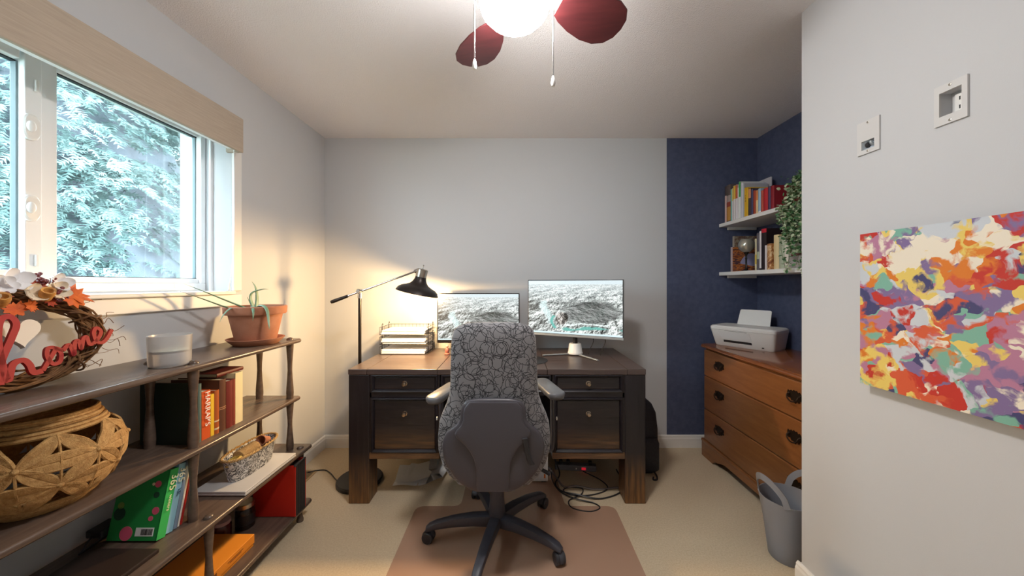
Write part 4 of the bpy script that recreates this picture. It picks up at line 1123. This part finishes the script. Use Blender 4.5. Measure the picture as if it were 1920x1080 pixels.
addu('white booklet with a pale yellow head',(226,222,222),.014,0.252,band=bands((224,204,120)))
addu('white paperback with a mustard yellow top',(224,218,220),.026,0.266,band=bands((222,182,72)))
addu('white paperback with an orange red top',(222,216,220),.022,0.266,band=bands((196,96,62)))
addu('slim white booklet right of the red-topped one',(230,228,230),.012,0.240)
addu('white book with a bright green head',(224,228,226),.020,0.278,band=bands((72,162,84),.60))
addu('wide pale grey book beside the green-headed one',(204,204,214),.026,0.262)
addu('narrow silver grey magazine next to the yellow books',(176,178,186),.012,0.252)
bY=addu('yellow paperback with black spine printing',(228,178,40),.022,0.218,rounded=False)
text_mesh('lettering','• ••• ••',.018,M_black,bY,frame((0,0,-1),(1,0,0),(0,-1,0),(.011,-.0014,.14)))
addu('second yellow paperback without printing, slimmer',(232,186,52),.016,0.214,rounded=False)
addu('dark brown book with an orange picture head',(64,52,52),.026,0.200,band=[(.66,.98,(214,150,104))])
addu('navy book with dotted spine on the upper shelf',(66,62,96),.022,0.188)
addu('rusty red hardback beside the navy book',(160,62,36),.024,0.172)
addu('cream and orange book in the middle of the upper row',(220,190,142),.020,0.165,band=[(.6,.98,(206,122,62))])
addu('light blue book with a white foot',(158,190,210),.026,0.172,band=[(0,.12,(236,236,236))])
addu('terracotta red book right of the light blue one',(178,74,54),.022,0.152)
addu('crimson red book next to the trailing plant',(180,36,44),.040,0.158)
addu('dark purple book partly behind the trailing plant',(72,58,92),.022,0.160)
addu('deep red book farthest right, behind the plant',(140,26,38),.030,0.158)
book('tall grey white book standing behind the row against the side wall',(206,204,210),.014,.22,.30,(1.835,2.45,U),(0,0,0),group=g)
# lower shelf
Lz=1.374; g='books on the lower alcove shelf'
def pic_mat(name,stops,scale,dist=1.5,st=(1,1,1)):
    m=bpy.data.materials.new(name); m.use_nodes=True; nt=m.node_tree; b=nt.nodes['Principled BSDF']; b.inputs['Roughness'].default_value=.35
    tc=nt.nodes.new('ShaderNodeTexCoord'); mp=nt.nodes.new('ShaderNodeMapping'); mp.inputs['Scale'].default_value=st
    n=nt.nodes.new('ShaderNodeTexNoise'); n.inputs['Scale'].default_value=scale; n.inputs['Detail'].default_value=4; n.inputs['Distortion'].default_value=dist
    nt.links.new(tc.outputs['Object'],mp.inputs[0]); nt.links.new(mp.outputs[0],n.inputs['Vector']); r=nt.nodes.new('ShaderNodeValToRGB')
    r.color_ramp.elements[0].position=stops[0][0]; r.color_ramp.elements[0].color=rgba(srgb(*stops[0][1]))
    r.color_ramp.elements[1].position=stops[-1][0]; r.color_ramp.elements[1].color=rgba(srgb(*stops[-1][1]))
    for p,c in stops[1:-1]: e=r.color_ramp.elements.new(p); e.color=rgba(srgb(*c))
    nt.links.new(n.outputs['Fac'],r.inputs['Fac']); nt.links.new(r.outputs['Color'],b.inputs['Base Color']); return m
# picture book facing the room: cover normal -y; build as a closed book with the cover turned out
pb=thing('picture_book','picture book with a canyon and lavender sky cover facing out','book',(1.752,2.545,Lz),math.radians(-4),g)
MB().box(-.122,.122,0,.002,0,.185).build('front_cover', pic_mat('canyon_print',[(.34,(60,36,52)),(.44,(120,60,40)),(.52,(206,128,60)),(.58,(110,70,72)),(.66,(60,44,60))],16,1.2,(1,1,3)), pb)
sky=[(-.070,.062)]+[(-.070+.16*k/10,.062+.075*math.sin(PI*k/10)**.7) for k in range(1,10)]+[(.095,.075),(.10,.05),(.02,.042)]
MB().prism(sky,-.0008,0,lambda u,v,w:(u,w,v)).build('cover_sky', plain('lavender_print',(160,160,196),.35), pb)
MB().box(-.122,.122,.020,.022,0,.185).build('back_cover', plain('canyon_back',(70,44,44)), pb)
MB().box(-.124,-.1205,0,.022,0,.185).build('spine', plain('pale_spine',(196,176,176)), pb)
MB().box(-.120,.120,.002,.020,.003,.182).build('pages', M_pages, pb)
pb2=thing('picture_book','tall brown and grey patterned book behind the canyon picture book','book',(1.785,2.605,Lz),math.radians(-3),g)
MB().box(-.105,.105,0,.002,0,.275).build('front_cover', pic_mat('patterned_print',[(.3,(88,62,54)),(.48,(120,96,80)),(.6,(150,148,128)),(.7,(110,100,92))],30), pb2)
MB().box(-.105,.105,.018,.020,0,.275).build('back_cover', plain('patterned_back',(92,76,68)), pb2)
MB().box(-.107,-.1035,0,.020,0,.275).build('spine', plain('pale_spine_b',(170,160,150)), pb2)
MB().box(-.103,.103,.002,.018,.003,.272).build('pages', M_pages, pb2)
# smoked glass globe on a stem
gl=thing('tealight_goblet','smoky glass globe holder on a tall black stem','candle holder',(1.655,2.44,Lz))
MB().lathe([(0,0),(.030,0),(.031,.004),(.012,.010),(.006,.022),(.0055,.085),(.008,.09),(.0055,.095),(.0065,.115),(.016,.132),(.019,.14)],20).build('stem', M_blackg, gl, smooth=True)
m=mat('smoked_silver_glass', srgb(190,188,176), .12, .65)
MB().lathe([(.010,.132),(.030,.140),(.046,.158),(.053,.182),(.050,.204),(.040,.222),(.034,.228),(.032,.226),(.045,.204),(.049,.182),(.042,.160),(.0,.142)],26).build('globe', m, gl, smooth=True)
yy=2.330
def addw(label,c,t,h,d=.17,xf=1.640,**k):
    global yy
    b=book(label,c,t,d,h,(xf,yy,Lz),(0,0,-PI/2),group=g,**k); yy-=t+.0015; return b
addw('ivory and yellow magazine right of the smoky globe',(214,206,170),.016,.215,band=[(.2,.5,(206,180,80))])
addw('dark grey lettered book on the lower alcove shelf',(92,88,96),.024,.25,band=[(.3,.5,(176,184,160))])
bb=addw('tall black book with a red head and white spine edge',(26,20,26),.018,.262,d=.19,band=[(.05,.99,(214,210,214))])
addw('black and red dust-jacketed book, tallest on the lower shelf',(32,20,26),.045,.272,d=.19,band=[(.90,.995,(190,24,46))])
addw('white spined cookbook with a brown dish picture',(214,208,212),.018,.158,xf=1.628)
addw('brown cookbook with a food picture spine',(176,120,70),.040,.165,xf=1.628,covmat=pic_mat('food_print',[(.35,(120,60,34)),(.5,(190,134,78)),(.6,(226,200,160)),(.7,(150,84,40))],28))
addw('thick cream hardback behind the trailing plant',(226,206,160),.042,.216)
addw('pale sage book behind the hanging vines',(176,186,164),.040,.20)
addw('slim ivory book between sage book and grey volume',(222,216,204),.030,.20)
bk100=addw('grey newspaper-print book with 100 on its spine',(168,166,164),.100,.215,rounded=False)
text_mesh('lettering','100',.038,M_black,bk100,frame((1,0,0),(0,0,1),(0,-1,0),(.06,-.0014,.105)))
MB().box(.02,.098,-.0016,-.0008,.072,.086).build('maroon_strip', plain('maroon_print',(96,24,34)), bk100)

# trailing plant
tpn=thing('trailing_plant','variegated trailing plant spilling over both alcove shelves','plant',(1.71,1.925,U))
MB().lathe([(0,0),(.045,0),(.05,.004),(.062,.10),(.064,.105),(.058,.105),(.055,.09),(0,.09)],24).build('pot', plain('grey_ceramic',(120,124,120),.4), tpn, smooth=True)
rd=random.Random(21); stems=MB(); lv1=MB(); lv2=MB()
def leafm(mb,p,s,rd):
    d=Vector((rd.uniform(-1,.35),rd.uniform(-1,.5),rd.uniform(-.7,.5))).normalized(); n=Vector((rd.uniform(-1,0),rd.uniform(-1,0),rd.uniform(0,1.2))).normalized()
    sd_=d.cross(n)
    if sd_.length<.1: return
    sd_.normalize(); n=sd_.cross(d)
    q=[p,p+d*s*.35+sd_*s*.36+n*s*.1,p+d*s*.75+sd_*s*.30+n*s*.08,p+d*s,p+d*s*.75-sd_*s*.30+n*s*.08,p+d*s*.35-sd_*s*.36+n*s*.1,p+d*s*.5-n*s*.02]
    mb.add(q,[(0,1,6),(1,2,6),(2,3,6),(3,4,6),(4,5,6),(5,0,6)])
for k in range(26):
    oy=rd.uniform(-.085,.06); fx=-.112-rd.uniform(0,.045); drop=rd.choice((.04,.10,.15,.21,.28,.34,.38,.40))*rd.uniform(.85,1.05)
    if oy>.05: drop*=.62
    hz=rd.uniform(.09,.17)
    pts=[(rd.uniform(-.02,.02),oy*.4,.09),(-.04,oy*.7,hz),(fx*.8,oy,hz*.65),(fx,oy*1.15+rd.uniform(-.02,.02),-.02-.1*drop),(fx-rd.uniform(0,.02),oy*1.2+rd.uniform(-.03,.03),-.02-.55*drop),(fx+rd.uniform(-.01,.02),oy*1.1+rd.uniform(-.04,.04),-.02-drop)]
    p=smoothpath(pts,7); stems.tube(p,.0013,4)
    for q in p[2:]:
        for _ in range(2):
            leafm(lv1 if rd.random()<.5 else lv2, q+Vector((rd.gauss(0,.010),rd.gauss(0,.012),rd.gauss(0,.010))), rd.uniform(.014,.028), rd)
for q in range(90):
    leafm(lv1 if rd.random()<.6 else lv2, Vector((rd.gauss(-.03,.045),rd.gauss(0,.05),.11+abs(rd.gauss(0,.03)))), rd.uniform(.016,.03), rd)
stems.build('stems', plain('vine_stem',(96,110,70),.7), tpn, smooth=True)
lv1.build('green_leaves', mat('ivy_green', srgb(58,104,64), .5, col2=srgb(96,140,92), nscale=30), tpn, kind='stuff')
lv2.build('pale_leaves', mat('ivy_pale', srgb(150,170,134), .5, col2=srgb(196,206,176), nscale=30), tpn, kind='stuff')

# ---------------------------------------------------------------- printer
pr=thing('printer','white inkjet printer with paper support up, on the dresser','printer',(1.455,2.535,.834),rotz=math.atan2(-.29,.197))
# local: x along the front (0..PW), y into the machine, z up
PW,PD,PH=.405,.245,.152
def rr(x0,x1,y0,y1,z,r=.03,n=5):
    return [(a,b,z) for a,b in round_poly([(x0,y0),(x1,y0),(x1,y1),(x0,y1)],r,n)]
MB().loft([rr(.020,PW-.018,.030,PD-.01,0),rr(.016,PW-.015,.024,PD-.008,.006),rr(-.004,PW,-.006,PD,PH*.74),rr(-.006,PW+.002,-.008,PD,PH*.78)]).build('body', M_white, pr, smooth=True, ang=30)
MB().loft([rr(-.006,PW+.002,-.008,PD,PH*.79),rr(-.006,PW+.002,-.010,PD,PH*.90),rr(.002,PW-.006,.0,PD-.01,PH*.965),rr(.02,PW-.02,.02,PD-.02,PH*.975)]).build('scanner_lid', M_white, pr, smooth=True, ang=30)
def slope(z): return .024-.030*((z-.006)/(PH*.74-.006))
fm=plain('white_flap',(222,222,222),.45)
MB().add([(.075,slope(.052)-.002,.052),(.265,slope(.052)-.002,.052),(.255,slope(.108)-.002,.108),(.055,slope(.108)-.002,.108),(.075,slope(.052)+.003,.052),(.265,slope(.052)+.003,.052),(.255,slope(.108)+.003,.108),(.055,slope(.108)+.003,.108)],[(0,1,2,3),(4,7,6,5),(0,4,5,1),(1,5,6,2),(2,6,7,3),(3,7,4,0)]).build('front_flap', fm, pr)
sl=MB().add([(.085,slope(.03)-.0015,.030),(.265,slope(.03)-.0015,.030),(.262,slope(.045)-.0015,.046),(.085,slope(.045)-.0015,.046),(.085,slope(.03)+.01,.030),(.265,slope(.03)+.01,.030),(.262,slope(.045)+.01,.046),(.085,slope(.045)+.01,.046)],[(0,1,2,3),(4,7,6,5),(0,4,5,1),(1,5,6,2),(2,6,7,3),(3,7,4,0)]).build('paper_slot', M_black, pr)
MB().box(.10,.24,slope(.115)-.0075+.006,slope(.115)-.002+.006,.112,.114).build('panel_line', plain('grey_line',(120,120,126)), pr)
tmx=Matrix.Translation((.20,PD-.045,PH*.93))@Matrix.Rotation(math.radians(-24),4,'X')
MB(tmx).prism(round_poly([(-.105,0),(.105,0),(.10,.125),(-.10,.125)],.012),-.003,.003,lambda u,v,w:(u,w,v)).build('paper_support', M_white, pr)
text_mesh('lettering','hp',.016,plain('logo_grey',(110,112,120)),pr,frame((1,0,0),(0,0,1),(0,-1,0),(.160,slope(.118)-.0075+.004,.1225))) if False else None
MB().box(.322,.334,slope(.02)-.004,slope(.02)+.004,.016,.022).build('badge', M_black, pr)

# ---------------------------------------------------------------- waste bin
wb=thing('waste_bin','grey plastic tub bin with loop handles in front of the dresser','bin',(1.283,1.605,0),rotz=math.radians(6)); wb.scale=(.83,.92,1)
M_bin=mat('grey_bin_plastic', srgb(132,134,142), .5)
n=64; rings=[]; inner=[]
def rimz(a):
    c=abs(math.cos(a)); return .285+.100*max(0,(c-.62)/.38)**.8
prof=[(.088,0),(.092,.004),(.100,.06),(.112,.14),(.122,.20)]
for r,z in prof: rings.append([(r*math.cos(2*PI*k/n),r*.86*math.sin(2*PI*k/n),z) for k in range(n)])
for f in (.5,1.0): rings.append([((.122+.018*f)*math.cos(2*PI*k/n),(.122+.018*f)*.86*math.sin(2*PI*k/n),.20+(rimz(2*PI*k/n)-.20)*f if False else .20+.085*f) for k in range(n)])
inn=[]
for r,z in ((.136,.285),(.127,.24),(.117,.19),(.105,.10),(.094,.02),(.086,.006)): inn.append([(r*math.cos(2*PI*k/n),r*.86*math.sin(2*PI*k/n),z) for k in range(n)])
MB().loft(rings+inn).build('tub', M_bin, wb, smooth=True, ang=50)
for s in (0,PI):
    pts=[]
    for k in range(17):
        f=k/16; a=s-.82+1.64*f; h=math.sin(PI*f)**.55
        pts.append(((.138+.010*h)*math.cos(a),(.138+.010*h)*.86*math.sin(a),.278+.100*h))
    rings=[]
    for i,p in enumerate(pts):
        p=Vector(p); t=(Vector(pts[min(i+1,16)])-Vector(pts[max(i-1,0)])).normalized(); o_=Vector((p.x,p.y,0)).normalized(); u_=t.cross(o_).normalized(); o2=u_.cross(t)
        rings.append([p+o2*.0035+u_*.014,p+o2*.0035-u_*.014,p-o2*.0035-u_*.014,p-o2*.0035+u_*.014])
    MB().loft(rings).build('handle', M_bin, wb, smooth=True, ang=50)

# ---------------------------------------------------------------- right wall
# canvas: a plain generic patchwork of brushy colour, not the artwork itself
def canvas_mat():
    m=bpy.data.materials.new('abstract_patch_canvas'); m.use_nodes=True; nt=m.node_tree; b=nt.nodes['Principled BSDF']; b.inputs['Roughness'].default_value=.55
    tc=nt.nodes.new('ShaderNodeTexCoord'); n=nt.nodes.new('ShaderNodeTexNoise'); n.inputs['Scale'].default_value=14; n.inputs['Detail'].default_value=3
    nt.links.new(tc.outputs['Object'],n.inputs['Vector'])
    mxv=nt.nodes.new('ShaderNodeMix'); mxv.data_type='RGBA'; mxv.blend_type='LINEAR_LIGHT'; mxv.inputs['Factor'].default_value=.035
    nt.links.new(tc.outputs['Object'],mxv.inputs['A']); nt.links.new(n.outputs['Color'],mxv.inputs['B'])
    def pal(scale,off):
        mp=nt.nodes.new('ShaderNodeMapping'); mp.inputs['Location'].default_value=off; mp.inputs['Rotation'].default_value=(.5,0,0); mp.inputs['Scale'].default_value=(.2,1,1.25)
        nt.links.new(mxv.outputs['Result'],mp.inputs['Vector'])
        v=nt.nodes.new('ShaderNodeTexVoronoi'); v.inputs['Scale'].default_value=scale; v.distance='CHEBYCHEV'; nt.links.new(mp.outputs[0],v.inputs['Vector'])
        sp=nt.nodes.new('ShaderNodeSeparateColor'); nt.links.new(v.outputs['Color'],sp.inputs[0])
        r=nt.nodes.new('ShaderNodeValToRGB'); r.color_ramp.interpolation='CONSTANT'
        cols=[(214,120,34),(188,44,36),(122,104,150),(226,200,104),(120,176,158),(232,224,206),(176,120,150),(60,62,110),(206,86,52),(196,204,212)]
        r.color_ramp.elements[0].color=rgba(srgb(*cols[0])); r.color_ramp.elements[1].position=.1; r.color_ramp.elements[1].color=rgba(srgb(*cols[1]))
        for i in range(2,10): e=r.color_ramp.elements.new(i*.1); e.color=rgba(srgb(*cols[i]))
        nt.links.new(sp.outputs[0],r.inputs['Fac']); return r.outputs['Color']
    a=pal(11,(0,0,0)); c=pal(19,(3,2,5))
    n2=nt.nodes.new('ShaderNodeTexNoise'); n2.inputs['Scale'].default_value=26; n2.inputs['Detail'].default_value=5; nt.links.new(mxv.outputs['Result'],n2.inputs['Vector'])
    rp=nt.nodes.new('ShaderNodeValToRGB'); rp.color_ramp.elements[0].position=.46; rp.color_ramp.elements[1].position=.56; nt.links.new(n2.outputs['Fac'],rp.inputs['Fac'])
    mx=nt.nodes.new('ShaderNodeMix'); mx.data_type='RGBA'; nt.links.new(rp.outputs['Color'],mx.inputs['Factor']); nt.links.new(a,mx.inputs['A']); nt.links.new(c,mx.inputs['B'])
    nt.links.new(mx.outputs['Result'],b.inputs['Base Color'])
    bp=nt.nodes.new('ShaderNodeBump'); bp.inputs['Strength'].default_value=.25; bp.inputs['Distance'].default_value=.003; nt.links.new(n2.outputs['Fac'],bp.inputs['Height']); nt.links.new(bp.outputs['Normal'],b.inputs['Normal'])
    return m
cv=thing('wall_canvas','colourful abstract patchwork canvas hung on the right wall','painting',(XR,.80,.943))
MB().box(-.036,-.033,-.367,.367,0,.507).build('painted_face', canvas_mat(), cv)
MB().box(-.0329,-.014,-.367,.367,0,.507).build('canvas_edge', plain('navy_canvas_edge',(48,54,72),.7), cv)
MB().box(-.0139,0,-.33,.33,.03,.477).build('stretcher_frame', plain('pine_stretcher',(190,160,120)), cv)

M_plate=plain('painted_plate',(206,206,206),.5)
def plate(label,y0,y1,zc,hole):
    p=thing('wall_plate',label,'wall plate',(XR,(y0+y1)/2,zc)); w=(y1-y0)/2; a,b,c,d=hole
    mb=holed_wall(-w,w,-.0565,.0565,[hole],-.006,0,lambda u,v,ww:(ww,u,v)); mb.build('cover', M_plate, p)
    for z in (-.049,.049):
        if not (c<z<d): MB(Matrix.Translation((-.006,0,z))@Matrix.Rotation(-PI/2,4,'Y')).lathe([(.0035,0),(.0035,.001),(.002,.0015),(0,.0015)],10).build('screw', M_metal, p)
    return p
p=plate('white recessed outlet plate high on the right wall',PL1[0],PL1[1],1.787,(-.0245,.0245,-.032,.035))
MB().box(.030,.034,-.0245,.0245,-.032,.035).build('recess_back', M_plate, p)
o_=MB().box(.022,.030,-.020,.012,-.028,.026).build('receptacle', M_white, p, bevel=.002)
mb=MB()
for z in (-.012,.012): mb.box(.0212,.0222,-.012,-.0095,z-.004,z+.004); mb.box(.0212,.0222,-.001,.0015,z-.005,z+.005)
mb.build('slots', M_black, o_)
p=plate('white cable pass-through plate left of the recessed outlet',PL2[0],PL2[1],1.787,(-.0207,.0213,-.042,-.012))
MB().tube(smoothpath([(.06,.0,-.02),(.02,.004,-.022),(-.004,.002,-.026),(-.008,-.004,-.036)],5),.0065,10).build('cable_stub', M_black, p, smooth=True)
MB().tube(smoothpath([(.06,-.008,-.018),(.015,-.006,-.018),(-.006,-.010,-.022),(.0,-.014,-.034)],5),.0045,10).build('cable_stub', M_silv, p, smooth=True)

# ---------------------------------------------------------------- under and beside the desk
ps=thing('power_strip','grey power strip with a red switch under the desk','power strip',(.43,2.36,0),rotz=math.radians(-6))
MB().box(-.15,.13,-.025,.025,0,.038).build('body', plain('grey_strip',(120,120,128),.45), ps, bevel=.006)
MB().box(.03,.058,-.028,-.022,.012,.028).build('switch', plain('red_switch',(200,24,36),.3,emit=(.8,.02,.04),estr=.4), ps, bevel=.001)
MB().box(-.01,-.002,-.0275,-.022,.014,.024).build('indicator', M_white, ps)
for x in (-.11,-.06,.09): MB().box(x-.012,x+.012,-.014,.014,.038,.062).build('plug', M_black, ps, bevel=.004)
def cord(label,pts,r,m,name='cord'):
    o=MB().tube(smoothpath(pts,9),r,7).build(name,m,smooth=True); tag(o,label,'cord','cables under the desk'); return o
cord('thin black cord looping onto the carpet in front of the right pedestal',[(.46,2.30,.02),(.56,2.22,.006),(.58,2.13,.005),(.48,2.07,.005),(.36,2.06,.006),(.30,2.10,.010),(.34,2.14,.007),(.42,2.13,.006),(.40,2.06,.011),(.32,2.01,.006),(.33,1.945,.005),(.42,1.915,.005),(.485,1.945,.005),(.46,1.99,.005),(.36,2.02,.012),(.28,2.10,.005),(.245,2.22,.005),(.25,2.34,.02)],.0035,M_black)
M_gcord=plain('grey_cord',(126,116,114),.5)
cord('thick grey cable running right toward the desk leg',[(.20,2.42,.03),(.27,2.26,.009),(.31,2.15,.006),(.39,2.14,.015),(.50,2.12,.006),(.62,2.135,.006),(.70,2.17,.006),(.74,2.33,.006)],.006,M_gcord)
cord('black cable bundle dropping from the desk by the white case',[(.24,2.45,.24),(.26,2.36,.12),(.30,2.28,.02),(.26,2.18,.008),(.29,2.10,.008),(.37,2.055,.016),(.52,2.03,.006),(.68,2.13,.006),(.70,2.35,.006)],.0042,M_black)
wc=thing('computer_case','white computer case in the kneehole behind the chair','computer',(.108,2.36,0))
MB().box(-.105,.106,-.165,.17,.012,.335).build('shell', M_white, wc, bevel=.004)
MB().box(-.098,.098,-.167,-.164,.02,.325).build('front_panel', plain('pale_panel',(214,214,216)), wc)
MB().box(.080,.090,-.1685,-.1668,.035,.06).build('orange_mark', plain('orange_mark',(226,120,48)), wc)
mb=MB()
for x in (-.08,.08):
    for yv in (-.14,.14): mb.box(x-.015,x+.015,yv-.015,yv+.015,0,.012)
mb.build('feet', M_black, wc)
# backpack
bgp=thing('backpack','black backpack standing between the desk and the navy wall','bag',(.885,2.44,0))
M_bag=mat('black_nylon', srgb(26,26,36), .7, col2=srgb(36,36,46), nscale=60, bump=.2, bscale=200)
MB().loft([sup(w,d,0,z,28,.5,.5) for z,w,d in ((.0,.085,.13),(.012,.096,.145),(.10,.100,.155),(.30,.098,.15),(.40,.090,.135),(.45,.070,.105),(.475,.035,.06))]).build('body', M_bag, bgp, smooth=True, ang=60)
MB().loft([sup(w,d,-.15,z,24,.5,.5) for z,w,d in ((.03,.070,.012),(.045,.080,.03),(.22,.080,.03),(.25,.07,.012))]).build('front_pocket', M_bag, bgp, smooth=True, ang=60)
MB().tube(smoothpath([(-.03,.02,.47),(-.025,.02,.505),(.025,.02,.505),(.03,.02,.47)],5),.007,8).build('carry_loop', M_bag, bgp, smooth=True)
MB().tube(smoothpath([(.03,-.15,.05),(.05,-.185,.02),(.045,-.21,.006),(.02,-.215,.006),(.03,-.19,.008)],5),.006,6).build('strap_end', M_black, bgp, smooth=True)
# papers on the carpet below the left pedestal
pp=thing('loose_papers','folded white papers lying on the carpet under the desk','paper',(-.625,2.27,0))
for k,(dx,dy,rz,L) in enumerate(((0,0,.05,.31),(.03,.02,-.12,.30),(-.02,.03,.18,.28))):
    prof=[]; W=L
    for i in range(13):
        f=i/12; prof.append((-W/2+W*f, .003+.006*k+(.045*max(0,(f-.55)/.45)**1.5)+.004*math.sin(f*9+k)))
    prof+= [(prof[-1][0]-.02,prof[-1][1]+.02),(prof[-1][0]-.07,prof[-1][1]+.022)] 
    rings=[]
    for yv in (-.10,.11):
        rings.append([(x,yv,z) for x,z in prof]+[(x,yv,z+.0008) for x,z in reversed(prof)])
    MB(Matrix.Translation((dx,dy,0))@Matrix.Rotation(rz,4,'Z')).loft(rings).build('sheet', M_paper, pp, smooth=True, ang=40)
# floor register near the left wall
rg=thing('floor_register','small metal floor register near the left wall','vent',(-1.40,2.255,0))
mb=holed_wall(-.05,.05,-.09,.09,[(-.036,.036,-.076,.076)],0,.004,lambda u,v,w:(u,v,w)); M_reg=plain('tan_metal',(176,150,112),.4,metal=.4)
mb.build('frame', M_reg, rg)
for k in range(9):
    yv=-.068+.017*k; MB().box(-.036,.036,yv-.003,yv+.003,.0005,.003).build('slat', M_reg, rg)
MB().box(-.036,.036,-.076,.076,.0001,.0005).build('duct_shadow', M_black, rg)
